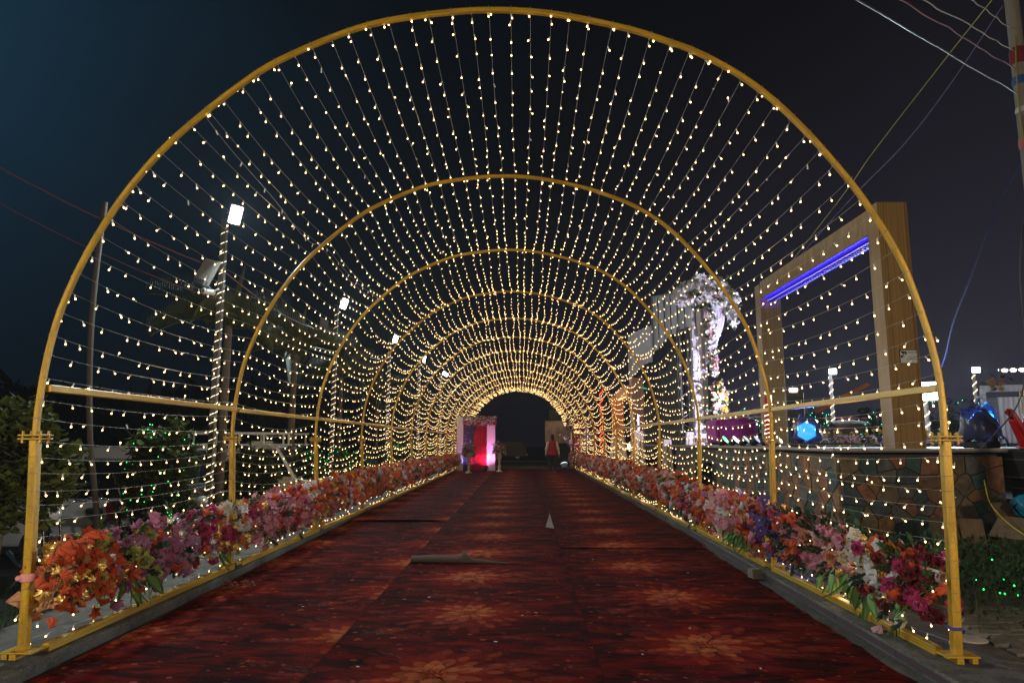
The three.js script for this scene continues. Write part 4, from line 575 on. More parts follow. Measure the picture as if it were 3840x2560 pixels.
{
  const t = thing('wooden_gantry', 'tall tan wood veneered gantry standing on the stage, blue lit under its beam', 'gantry', [0, 0, 0]);
  const yT = 4.74, px = 5.14;
  const pil = (z, h) => part(t, 'pillar', [box(0.42, h - SH, 0.30, px, (h + SH) / 2, z, 0.006)], M_wood);
  pil(-9.52, yT); pil(-14.35, yT - 0.06);
  for (const [z, s] of [[-9.352, 1]]) part(t, 'trim', [box(0.012, yT - SH - 0.02, 0.02, px - 0.15, (yT + SH) / 2, z), box(0.012, yT - SH - 0.02, 0.02, px + 0.17, (yT + SH) / 2, z)], M_wood);
  part(t, 'beam', box(0.36, 0.36, 4.53, px - 0.02, yT - 0.20, -11.935, 0.006), M_wood);
  const cloth = mat(0.05, 0.04, 0.40, 0.8);
  for (const s of [-1, 1]) part(t, 'ceiling_cloth', box(0.11, 0.012, 4.4, px - 0.02 + s * 0.125, yT - 0.388, -11.93, 0.004), cloth);
  part(t, 'track', [box(0.08, 0.05, 4.4, px - 0.02, yT - 0.41, -11.93), ...Array.from({ length: 44 }, (_, k) => box(0.1, 0.03, 0.02, px - 0.02, yT - 0.44, -9.8 - k * 0.1))], M.black);
  const bl = part(t, 'blue_led_strip', [box(0.016, 0.012, 4.4, px - 0.085, yT - 0.43, -11.93), box(0.016, 0.012, 4.4, px + 0.045, yT - 0.43, -11.93)], glow(0.05, 0.015, 1, 0.4));
  const al = new THREE.RectAreaLight(new THREE.Color().setRGB(0.06, 0.02, 1), 16, 0.3, 4.2); al.position.set(px - 0.02, yT - 0.6, -11.93); al.rotation.x = PI / 2; t.add(al);   // upwards on the cloth
  // warning board
  const sg = thing('warning_sign', 'small white security camera warning sign on the near gantry pillar', 'sign', [5.20, 2.575, -9.358]);
  const face = canvasTex(512, 384, (c, w, h) => {
    c.fillStyle = '#101414'; c.fillRect(0, 0, w, h); c.fillStyle = '#c9d0cf'; c.beginPath(); c.roundRect(14, 12, w - 28, h - 24, 34); c.fill();
    c.fillStyle = '#101616'; c.beginPath(); c.moveTo(28, 32); c.lineTo(205, 46); c.lineTo(190, 74); c.lineTo(80, 106); c.lineTo(34, 70); c.fill(); c.beginPath(); c.ellipse(172, 94, 34, 40, 0.4, 0, 7); c.fill(); c.fillStyle = '#8d9696'; c.beginPath(); c.ellipse(176, 96, 16, 20, 0.4, 0, 7); c.fill();
    c.fillStyle = '#101616'; c.fillRect(88, 100, 24, 62); c.fillRect(26, 150, 52, 74); c.fillRect(78, 176, 50, 22);
    c.font = 'bold 52px sans-serif'; c.textAlign = 'center'; c.fillText('WARNING', 352, 88); c.font = 'bold 26px sans-serif'; c.fillText('24 Hours', 362, 142);
    c.font = 'bold 46px sans-serif'; c.fillText('CCTV', 300, 226);
    c.strokeStyle = '#101616'; c.lineWidth = 5; const word = (x, y, ls, s) => { c.beginPath(); c.moveTo(x, y); c.lineTo(x + ls.length * s, y); c.stroke(); ls.split('').forEach((k, i) => { const a = x + i * s; c.beginPath(); c.moveTo(a + s * 0.78, y); c.lineTo(a + s * 0.78, y + 34); c.stroke(); c.beginPath(); if (k === 'a') c.arc(a + s * 0.4, y + 18, s * 0.3, 0, 7); else if (k === 'b') { c.moveTo(a + s * 0.2, y); c.quadraticCurveTo(a, y + 28, a + s * 0.7, y + 22); } else if (k === 'c') { c.moveTo(a + s * 0.3, y); c.lineTo(a + s * 0.2, y + 20); c.lineTo(a + s * 0.75, y + 20); } else c.arc(a + s * 0.45, y + 22, s * 0.3, 0, 3.2); c.stroke(); c.beginPath(); if (i % 2 === 0) { c.arc(a + s * 0.8, y - 6, s * 0.3, 3.4, 6.2); c.stroke(); } }); };
    word(372, 192, 'abc', 34); word(196, 252, 'ad', 26); word(262, 252, 'cbadc', 27); word(412, 252, 'db', 26);
    c.font = 'bold 20px sans-serif'; c.fillText('ALL ACTIVITIES MONITORED', 262, 338);
  });
  const mm = mat(1, 1, 1, 0.5, 0, { map: face }); part(sg, 'board', box(0.25, 0.185, 0.008, 0, 0, 0, 0.002), M.black); part(sg, 'face', new THREE.PlaneGeometry(0.246, 0.182).translate(0, 0, 0.0055), mm);
}
// ------------------------------------------------------------------ things on the stage
const DY = SH + 0.017;
{
  const sofa = thing('sofa', 'purple velvet sofa back standing on the stage behind the par lights', 'sofa', [4.86, DY, -15.9], 0.12), pv = mat(0.36, 0.02, 0.34, 0.7, 0, { sheen: 0.8, sheenRoughness: 0.4, sheenColor: new THREE.Color(0.5, 0.1, 0.5) });
  part(sofa, 'backrest', box(0.84, 0.46, 0.20, 0, 0.36, 0, 0.07), pv); part(sofa, 'arm', box(0.16, 0.52, 0.62, -0.42, 0.32, -0.3, 0.07), pv); part(sofa, 'arm', box(0.16, 0.42, 0.62, 0.42, 0.25, -0.3, 0.07), pv); part(sofa, 'seat', box(0.74, 0.2, 0.58, 0, 0.2, -0.34, 0.05), pv); for (const x of [-0.4, 0.4]) for (const z of [0, -0.55]) part(sofa, 'leg', cyl(0.02, 0.015, 0.11, x, 0.05, z), M.black);
  const parCan = (label, p, col, ry, k) => { const t = thing('par_light', label, 'stage light', p, ry, 'par lights along the stage edge'); const c = thing('x', '', ''); scene.remove(c); c.name = 'can'; t.add(c); c.position.set(0, 0.10, 0); c.rotation.set(-0.65, 0, 0); part(c, 'can_body', [cyl(0.085, 0.06, 0.14, 0, 0, -0.04, 18, PI / 2), cyl(0.094, 0.094, 0.02, 0, 0, 0.03, 18, PI / 2)], M.black); part(c, 'lens', cyl(0.082, 0.082, 0.008, 0, 0, 0.043, 18, PI / 2), glow(...col, k)); part(t, 'yoke', [rod([-0.1, 0.1, 0], [-0.1, 0.0, 0.02], 0.008), rod([0.1, 0.1, 0], [0.1, 0, 0.02], 0.008), box(0.24, 0.012, 0.06, 0, 0.006, 0.02)], M.black); return t; };
  const cols = [[[0.1, 1, 0.4], 2.5, 'green'], [[1, 0.9, 1], 3, 'white'], [[0.25, 0.2, 0.4], 0.3, 'unlit'], [[0.4, 0.35, 0.9], 0.6, 'dim violet'], [[0.85, 0.85, 1], 3, 'pale blue'], [[0.9, 0.9, 1], 4, 'bright white']];
  cols.forEach(([c, k, n], i) => parCan(n + ' par light tilted up, ' + ord(i + 1) + ' from the left along the stage edge', [4.12 + i * 0.175, DY, -14.4 + i * 0.12], c, 0.9, k));
  // speaker with a small lamp on top
  const sp = thing('loudspeaker', 'tall black column loudspeaker on the stage with a lamp on its top', 'loudspeaker', [4.50, DY, -11.6], -0.25);
  part(sp, 'cabinet', box(0.26, 0.88, 0.26, 0, 0.44, 0, 0.012), M.black); part(sp, 'grille', box(0.23, 0.36, 0.01, 0, 0.64, 0.134, 0.004), mat(0.03, 0.03, 0.04, 0.6, 0.4, { bumpMap: grain, bumpScale: 0.003 })); part(sp, 'grille', box(0.23, 0.42, 0.01, 0, 0.24, 0.134, 0.004), mat(0.03, 0.03, 0.04, 0.6, 0.4, { bumpMap: grain, bumpScale: 0.003 })); part(sp, 'side_panel', box(0.006, 0.86, 0.24, 0.134, 0.44, 0, 0.002), mat(0.5, 0.52, 0.55, 0.35, 0.4)); part(sp, 'seam', box(0.262, 0.014, 0.262, 0, 0.435, 0), mat(0.3, 0.3, 0.32, 0.4));
  floodlight('spot_lamp', 'small warm lamp glowing on top of the black loudspeaker', [4.46, DY + 0.925, -11.5], -0.25, 0.15, 0.12, 0.055, glow(1, 0.82, 0.55, 14), [1, 0.82, 0.55], 60);
  const rp = thing('rope_pole', 'red cloth wrapped pole with rope light left of the black loudspeaker', 'lamp post', [4.17, DY, -11.9]);
  part(rp, 'pole', cyl(0.05, 0.06, 0.84, 0, 0.42, 0, 10), mat(0.5, 0.02, 0.02, 0.8)); part(rp, 'rope_light', helix(0.062, 0.06, 0.75, 0.075, 0.008), M.rope); part(rp, 'tube_lamp', cyl(0.022, 0.022, 0.11, 0.03, 0.80, 0.05, 10), glow(1, 0.95, 0.85, 8));
  // moving heads in plastic bags
  const bag = mat(0.16, 0.19, 0.42, 0.3, 0, { transmission: 0.72, thickness: 0, side: THREE.DoubleSide });
  const bagG = (rx, ry, rz, seed, y0) => { const g = mergeVertices(new THREE.SphereGeometry(1, 12, 8)), p = g.attributes.position, r = rng(seed); for (let i = 0; i < p.count; i++) { const k = 0.74 + 0.5 * r(); const y = Math.max(-0.55, p.getY(i)); p.setXYZ(i, p.getX(i) * rx * k, y0 + y * ry * k, p.getZ(i) * rz * k); } g.computeVertexNormals(); return g; };
  const mover = (label, p, ry, tilt, lit) => {
    const t = thing('moving_head_light', label, 'stage light', p, ry, 'moving head lights in plastic bags'); part(t, 'base', box(0.26, 0.07, 0.22, 0, 0.035, 0, 0.015), M.black); for (const s of [-1, 1]) part(t, 'yoke', box(0.03, 0.24, 0.08, s * 0.15, 0.18, 0, 0.012), M.black);
    const h = new THREE.Group(); h.name = 'head'; h.position.set(0, 0.23, 0); h.rotation.set(tilt, 0, 0); t.add(h);
    part(h, 'head_shell', [lathe([[0, -0.16], [0.07, -0.15], [0.105, -0.05], [0.125, 0.07], [0.128, 0.10]], 20).rotateX(PI / 2)], M.blackGloss); part(h, 'lens', cyl(0.135, 0.135, 0.012, 0, 0, 0.103, 6, PI / 2), lit);
    part(t, 'plastic_bag', bagG(0.2, 0.23, 0.2, 7, 0.22), bag); return t;
  };
  const m1 = mover('moving head light glowing blue white, in clear plastic before the loudspeaker', [4.09, DY, -10.15], -0.36, -0.02, glow(0.04, 0.5, 1, 8));
  areaLight(m1, 0.22, 0.22, 0.24, 0.12, 0.2, 1, 160, 0.23);
  const m2 = mover('moving head light in a blue lit plastic bag, right of the gantry', [6.05, DY, -9.35], 1.9, -0.5, glow(0.04, 0.5, 1, 8)); m2.scale.setScalar(1.25);
  areaLight(m2, 0.2, 0.2, 0.16, 0.12, 0.25, 1, 240, 0.34);
  part(m2, 'hook', tube([[0, 0.45, 0], [0.02, 0.5, 0], [-0.03, 0.54, 0], [-0.06, 0.50, 0], [-0.05, 0.47, 0]], 0.008, 20, 6), mat(0.5, 0.55, 0.8, 0.3, 0.5)); part(m2, 'strap', tube([[-0.15, 0.02, 0.18], [-0.1, 0.1, 0.22], [0, 0.13, 0.24], [0.1, 0.08, 0.22], [0.16, 0.0, 0.18]], 0.012, 20, 6), M.black);
  // flower bed along the back edge
  const fb = thing('flower_bed', 'row of yellow pompom flowers over pale blossoms along the stage front', 'flowers', [0, DY, 0]), r = rng(17), low = []; fb.userData.label = 'row of yellow pompom flowers over pale blossoms, along the stage behind gantry';
  const st = []; for (let i = 0; i < 420; i++) { const x = 5.0 + r() * 3.4, z = -12.2 - r() * 0.6, h = 0.05 + r() * 0.13; low.push(new THREE.Matrix4().compose(V(x, h, z), orient(V(0, 0.6, 1), r() * 6, 1.4, r), V(1, 1, 1).multiplyScalar(0.5 + r() * 0.4))); }
  leaves(fb, 'lily', low.slice(0, 170), FG.lily[0], FM.palepink); leaves(fb, 'lily', low.slice(170, 270), FG.lily[1], FM.purple); leaves(fb, 'leaf_sprig', low.slice(270), FG.sprig[0], FM.stem);
  for (let i = 0; i < 26; i++) { const x = 5.0 + i * 0.13 + r() * 0.05, h = 0.2 + r() * 0.09, z = -12.1 - r() * 0.4; part(fb, 'pompom', new THREE.IcosahedronGeometry(0.034, 1).translate(x, h, z), FM.yellow); st.push(rod([x, 0, z], [x, h, z], 0.004, 4)); }
  part(fb, 'stem', st, FM.stem).userData.kind = 'stuff';
  solo('planter', box(3.6, 0.06, 0.7, 6.7, DY + 0.03, -12.5, 0.01), mat(0.08, 0.06, 0.04, 0.9), 'low dark planter under the yellow pompom flowers on the stage', 'planter');
}
// yard lamps beyond the stage
for (const [p, h, l, ry] of [[[9.72, 1.36, -22], 2.2, 'rope lit post right of the loudspeaker, a white floodlight on top', -0.3], [[14.2, 1.36, -22], 2.25, 'rope lit post farthest right, a white floodlight on top', -0.5], [[8.38, 1.36, -14.6], 1.0, 'short rope lit post behind the nearest right arch leg', -0.4]]) {
  const t = thing('lamp_post', l, 'lamp post', p, 0, 'rope lit lamp posts beyond the stage'); part(t, 'post', cyl(0.045, 0.05, h, 0, h / 2, 0, 10), M.white); part(t, 'rope_light', helix(0.062, 0.1, h - 0.1, 0.21, 0.009), M.rope);
}
floodlight('floodlight', 'white floodlight on the rope lit post right of the loudspeaker', [9.76, 3.62, -21.9], -0.35, 0.12, 0.22, 0.17, M.flood, [0.78, 0.92, 1], 1700, 'white floodlights beyond the stage');
floodlight('floodlight', 'white floodlight on the farthest right rope lit post', [14.22, 3.66, -21.9], -0.55, 0.12, 0.22, 0.17, M.flood, [0.78, 0.92, 1], 1700, 'white floodlights beyond the stage');
floodlight('floodlight', 'brightest white floodlight, half behind the nearest right arch leg', [8.12, 2.44, -14.0], -0.53, 0.05, 0.36, 0.36, M.flood, [0.75, 0.95, 1], 900, 'white floodlights beyond the stage');
{ const t = thing('lamp_bar', 'bar of warm white lamps at the right edge', 'lamp bar', [13.95, 3.42, -19.5], -0.45); part(t, 'bar', box(1.5, 0.04, 0.05, 0.2, 0.03, -0.05), M.steel); for (let k = 0; k < 6; k++) part(t, 'lamp', ball(0.05, -0.42 + k * 0.2, 0, 0.02, [1.5, 1, 0.8]), glow(1, 0.88, 0.7, 9)); part(t, 'stand', rod([0.2, -2.1, -0.05], [0.2, 0, -0.05], 0.03), M.steel); }
for (const [p, rx, y1, n, s, l] of [[[5.62, 1.3, -18.6], 0.75, 1.0, 500, 3, 'dark bush with green fairy lights between gantry pillars, left'], [[7.0, 1.3, -17.5], 0.62, 1.05, 500, 4, 'dark bush with green fairy lights right of the loudspeaker'], [[8.75, 1.3, -17.2], 0.6, 0.95, 460, 5, 'dark bush with green fairy lights left of near gantry pillar'], [[10.6, 1.3, -16.8], 0.85, 1.15, 600, 6, 'dark bush with green fairy lights right of the gantry']]) {
  const t = thing('bush', l, 'bush', p, 0, 'dark bushes beyond the stage'), ms = crown(n, s * 9, (v) => v.length() < 1, 1, LQ), a = V(0, 0, 0), q = new THREE.Quaternion(), c = V(1, 1, 1), r = rng(s); ms.forEach((m) => { m.decompose(a, q, c); a.set(a.x * rx, y1 / 2 + a.y * y1 / 2, a.z * rx); m.compose(a, q, c); }); leaves(t, 'foliage', ms, LQ, LM.bush); part(t, 'stem', cyl(0.03, 0.04, 0.4, 0, 0.15, 0, 6), LM.bark);
  const sp = []; for (let i = 0; i < 46; i++) { const th = r() * PI, u = r() * 2 - 1; sp.push(V(p[0] + Math.cos(th) * rx * 0.95, p[1] + y1 / 2 + u * y1 / 2, p[2] + Math.sin(th) * rx * 0.9)); } ledString('green fairy lights on the ' + l.replace('dark bush with green fairy lights ', 'dark bush '), sp, 'green fairy lights on the right bushes', glow(0.05, 1, 0.55, 5));
}
solo('orange_drape', prism([[0, 0], [1.05, 0.52], [1.12, 0.48], [0.1, -0.04]], 0.02), mat(0.4, 0.13, 0.02, 0.7), 'orange cloth strip slanting up from the loudspeaker to a lamp post', 'drape').position.set(5.45, 2.02, -13.2);
for (const x of [4.65, 9.9]) solo('garland_line', tube([[x, 2.35, -26], [x + 2, 2.30, -26], [x + 4.5, 2.36, -26]], 0.012, 30, 4), glow(1, 0.02, 0.08, 0.25), 'thin red light line far beyond the stage, ' + (x < 6 ? 'left' : 'right') + ' of the gantry', 'light line');
solo('boulder', mergeVertices(new THREE.IcosahedronGeometry(1, 2)).scale(1.0, 0.42, 0.6).translate(9.0, 1.62, -19.5), mat(0.2, 0.15, 0.12, 0.9, 0, { bumpMap: grain, bumpScale: 0.03 }), 'rounded brown rock mound behind the yellow flowers', 'rock');
// white booth with printed panels and the furniture at the right edge
{
  const prn = canvasTex(256, 512, (c) => { c.fillStyle = '#d8d8d4'; c.fillRect(0, 0, 256, 512); c.fillStyle = '#6b6e72'; for (let j = 0; j < 14; j++) for (let i = 0; i < 6; i++) { const x = i * 44 + (j % 2) * 22 + 14, y = j * 38 + 14; c.beginPath(); c.ellipse(x, y, 4, 10, 0.5, 0, 7); c.ellipse(x + 8, y + 3, 4, 8, -0.6, 0, 7); c.fill(); } });
  const t = thing('photo_booth', 'white booth of printed panels with a drape, at the right edge', 'booth', [9.18, DY, -14.0], -0.42), pm = mat(1, 1, 1, 0.8, 0, { map: prn });
  part(t, 'panel', box(0.10, 1.12, 0.03, 0, 0.56, 0, 0.004), pm); part(t, 'panel', box(0.1, 1.0, 0.03, 0.86, 0.62, 0.05, 0.004), pm); part(t, 'panel', box(0.95, 0.13, 0.03, 0.43, 1.12, 0.03, 0.004), pm); part(t, 'panel', box(0.2, 0.95, 0.02, 0.16, 0.47, -0.12, 0.004), mat(0.4, 0.4, 0.42, 0.8, 0, { map: prn }));
  const dr = []; for (let k = 0; k < 10; k++) dr.push(cyl(0.03, 0.035, 0.95, 0.28 + k * 0.042, 0.48, -0.14 + (k % 2) * 0.02, 8)); part(t, 'drape', dr, mat(0.75, 0.74, 0.72, 0.9)); part(t, 'red_panel', box(0.2, 0.6, 0.02, 0.74, 0.55, -0.14), mat(0.3, 0.02, 0.03, 0.7)); for (let k = 0; k < 4; k++) part(t, 'chime', cyl(0.012, 0.012, 0.45 + (k % 2) * 0.1, 0.6 + k * 0.06, 0.85, 0.06, 6), mat(0.6, 0.42, 0.12, 0.3, 0.8));
  const b = thing('flower_bunch', 'small bunch of pink and yellow flowers on the white booth top', 'flowers', [9.42, DY + 1.18, -13.9]), r = rng(3); blossom('rose pink 5, rose yellow 4, sprig green 5, lily white 2', 34, r, () => ({ p: V((r() - 0.5) * 0.34, (r() - 0.3) * 0.26, (r() - 0.5) * 0.2) })).forEach((it) => { const m = part(b, it.name, it.g, it.m); m.position.copy(it.p); m.quaternion.copy(orient(V(it.p.x, it.p.y, 0.3), r() * 6, 1, r)); m.scale.setScalar(1.1); });
  solo('orange_screen', box(0.5, 1.15, 0.03, 10.42, DY + 0.58, -14.05, 0.005, -0.3), mat(0.85, 0.30, 0.02, 0.7), 'plain orange panel at the right edge beside the white booth', 'panel');
  // plastic chair lying on the cases
  const ch = thing('plastic_chair', 'red plastic chair lying tipped over on the black cases', 'chair', [6.10, 1.34, -8.5]), rd = mat(0.40, 0.008, 0.012, 0.3, 0, { clearcoat: 0.4 });
  part(ch, 'backrest', [tube([[-0.28, 0.44, 0.02], [-0.24, 0.48, 0.02], [-0.14, 0.30, 0.05], [-0.05, 0.12, 0.06], [-0.02, 0.02, 0.05]], 0.028, 24, 8), tube([[-0.26, 0.46, 0.02], [-0.12, 0.36, -0.1], [0.02, 0.22, -0.14], [0.08, 0.1, -0.12]], 0.026, 24, 8), box(0.04, 0.34, 0.1, -0.13, 0.22, -0.03, 0.015, 0.3, 0, 0.45)], rd); part(ch, 'seat', box(0.42, 0.03, 0.40, 0.18, 0.05, -0.05, 0.012, 0, 0.1, 0.12), rd); for (const [x, z] of [[0.02, 0.12], [0.36, 0.12], [0.02, -0.22], [0.36, -0.22]]) part(ch, 'leg', rod([x, 0.06, z], [x + 0.12, 0.42, z * 1.2], 0.02, 6, 0.014), rd); part(ch, 'arm', tube([[-0.02, 0.04, 0.13], [0.06, 0.12, 0.2], [0.24, 0.16, 0.2], [0.34, 0.07, 0.16]], 0.022, 20, 7), rd);
  for (const [y, h, w, x, l] of [[0.99, 0.34, 1.3, 6.78, 'upper black equipment case under the red chair, a red lit edge'], [0.63, 0.34, 1.1, 6.82, 'middle black equipment case at the right edge, pale label strip'], [0.27, 0.36, 1.2, 6.85, 'lowest black equipment case at the right edge']]) { const t = thing('equipment_case', l, 'case', [x, y, -8.9], 0.05, 'black equipment cases'); part(t, 'case_body', box(w, h, 0.6, 0, h / 2, 0, 0.02), M.black); part(t, 'rim', [box(w + 0.01, 0.02, 0.61, 0, h * 0.7, 0), box(w + 0.01, 0.02, 0.61, 0, 0.02, 0)], M.steel); if (y > 0.9) part(t, 'red_light_strip', box(w * 0.9, 0.010, 0.01, 0, 0.06, 0.307), glow(1, 0.06, 0.03, 1.2)); else if (y > 0.5) part(t, 'label_strip', box(0.5, 0.05, 0.006, 0, 0.16, 0.304), mat(0.45, 0.42, 0.44, 0.7)); for (const s of [-1, 1]) part(t, 'latch', box(0.05, 0.06, 0.02, s * w * 0.3, h * 0.66, 0.31, 0.004), M.steel); }
}
// cartons, hedge, bag
const card = mat(0.24, 0.17, 0.10, 0.9, 0, { map: blotch, bumpMap: grain, bumpScale: 0.002 }), cardDark = mat(0.13, 0.095, 0.06, 0.9, 0, { map: blotch, bumpMap: grain, bumpScale: 0.002 });
{
  const t = thing('cardboard_sheet', 'flattened cardboard carton leaning on the stage behind the hedge', 'carton', [4.95, 0.02, -8.05], -0.05); t.rotation.x = -0.28; part(t, 'flap', box(0.30, 0.58, 0.008, -0.16, 0.31, 0, 0.002), cardDark); part(t, 'flap', box(0.26, 0.56, 0.010, 0.13, 0.30, 0.006, 0.002, 0, 0, -0.06), card); part(t, 'flap', box(0.16, 0.30, 0.008, -0.36, 0.16, 0.02, 0.002, 0.4, 0, 0.5), mat(0.30, 0.33, 0.13, 0.9)); part(t, 'base_flap', box(0.56, 0.14, 0.008, 0.02, 0.02, 0.08, 0.002, 0, 0.9), mat(0.30, 0.33, 0.15, 0.9));
  part(t, 'hand_hole', box(0.09, 0.022, 0.004, -0.16, 0.47, 0.005, 0.001), M.black);
  const c = thing('carton', 'crumpled brown carton at the right edge under a blue bag', 'carton', [5.75, 0, -8.15], 0.35); part(c, 'carton_body', [box(0.5, 0.55, 0.4, 0, 0.28, 0, 0.02, 0, 0, 0.05)], cardDark); part(c, 'flap', box(0.3, 0.006, 0.4, -0.33, 0.5, 0, 0.002, 0, 0, 0.8), card); part(c, 'flap', box(0.5, 0.28, 0.006, 0.0, 0.62, -0.22, 0.002, 0, -0.4), card); part(c, 'flap', box(0.4, 0.4, 0.006, -0.1, 0.2, 0.34, 0.002, 0, 0.5, 0.3), cardDark);
  const bg = mergeVertices(new THREE.SphereGeometry(0.2, 16, 10)), p = bg.attributes.position, r = rng(8); for (let i = 0; i < p.count; i++) { const k = 0.85 + r() * 0.3; p.setXYZ(i, p.getX(i) * k * 1.2, p.getY(i) * k * 0.75, p.getZ(i) * k); } bg.computeVertexNormals();
  solo('plastic_bag', bg.translate(5.78, 0.72, -8.1), mat(0.01, 0.18, 0.32, 0.3), 'blue plastic bag on the crumpled carton at the right edge', 'bag');
  solo('cable', tube([[5.62, 0.98, -8.7], [5.42, 0.72, -8.3], [5.4, 0.5, -7.9], [5.5, 0.42, -7.8], [5.62, 0.50, -7.8], [5.72, 0.62, -7.85]], 0.007, 40, 6), mat(0.55, 0.45, 0.03, 0.5), 'loop of yellow cable hanging by the crumpled carton', 'cable');
  const h = thing('hedge', 'low dark green hedge behind the nearest right flowers', 'hedge', [0, 0, 0]), ms = []; for (let i = 0; i < 5200; i++) { const x = 3.36 + r() * 2.6, z = lerp(-5.55, -7.85, r()), top = 0.36 + 0.1 * nz(x * 2 + 60, z * 2 + 60, 512, 3); ms.push(new THREE.Matrix4().compose(V(x, top * Math.pow(r(), 0.45), z), new THREE.Quaternion().setFromEuler(new THREE.Euler(-0.5 + r() * 1.6, r() * 6.28, r() - 0.5)), V(1, 1, 1).multiplyScalar(0.8 + r() * 0.6))); }
  leaves(h, 'foliage', ms, LQs, LM.bush); const tw = []; for (let i = 0; i < 60; i++) { const x = 3.45 + r() * 2.4, z = -5.6 - r() * 2.1; tw.push(rod([x, -0.02, z], [x + (r() - 0.5) * 0.2, 0.32, z + (r() - 0.5) * 0.2], 0.004, 4)); } part(h, 'twig', tw, LM.bark).userData.kind = 'stuff';
  const sp = []; for (let i = 0; i < 46; i++) sp.push(V(3.4 + r() * 1.4, 0.12 + r() * 0.33, -5.5 - r() * 1.6)); ledString('green fairy lights scattered over the low right hedge', sp, 'green fairy lights by the hedge', glow(0.0, 1, 0.12, 4));
  const s2 = []; for (let i = 0; i < 9; i++) s2.push(V(3.95 + i * 0.045, 0.05 + (i % 3) * 0.008, -5.5 - (i % 2) * 0.02)); ledString('short bright row of green fairy lights low at the right edge', s2, 'green fairy lights by the hedge', glow(0.0, 1, 0.12, 6));
  const wd = thing('tall_weeds', 'dark leafy plants growing against the stage side', 'plants', [0, 0, 0]), m2 = []; for (let i = 0; i < 420; i++) { const z = lerp(-8.2, -12.5, r()), x = 3.45 + r() * 0.5; m2.push(new THREE.Matrix4().compose(V(x, (0.38 + 0.25 * nz(z * 2 + 60, 3, 512, 3)) * Math.pow(r(), 0.6), z), new THREE.Quaternion().setFromEuler(new THREE.Euler(-0.3 + r() * 1.2, r() * 6.28, 0)), V(1, 1, 1).multiplyScalar(1.4 + r()))); } leaves(wd, 'foliage', m2, LQs, LM.bush); wd.userData.kind = 'stuff';
}
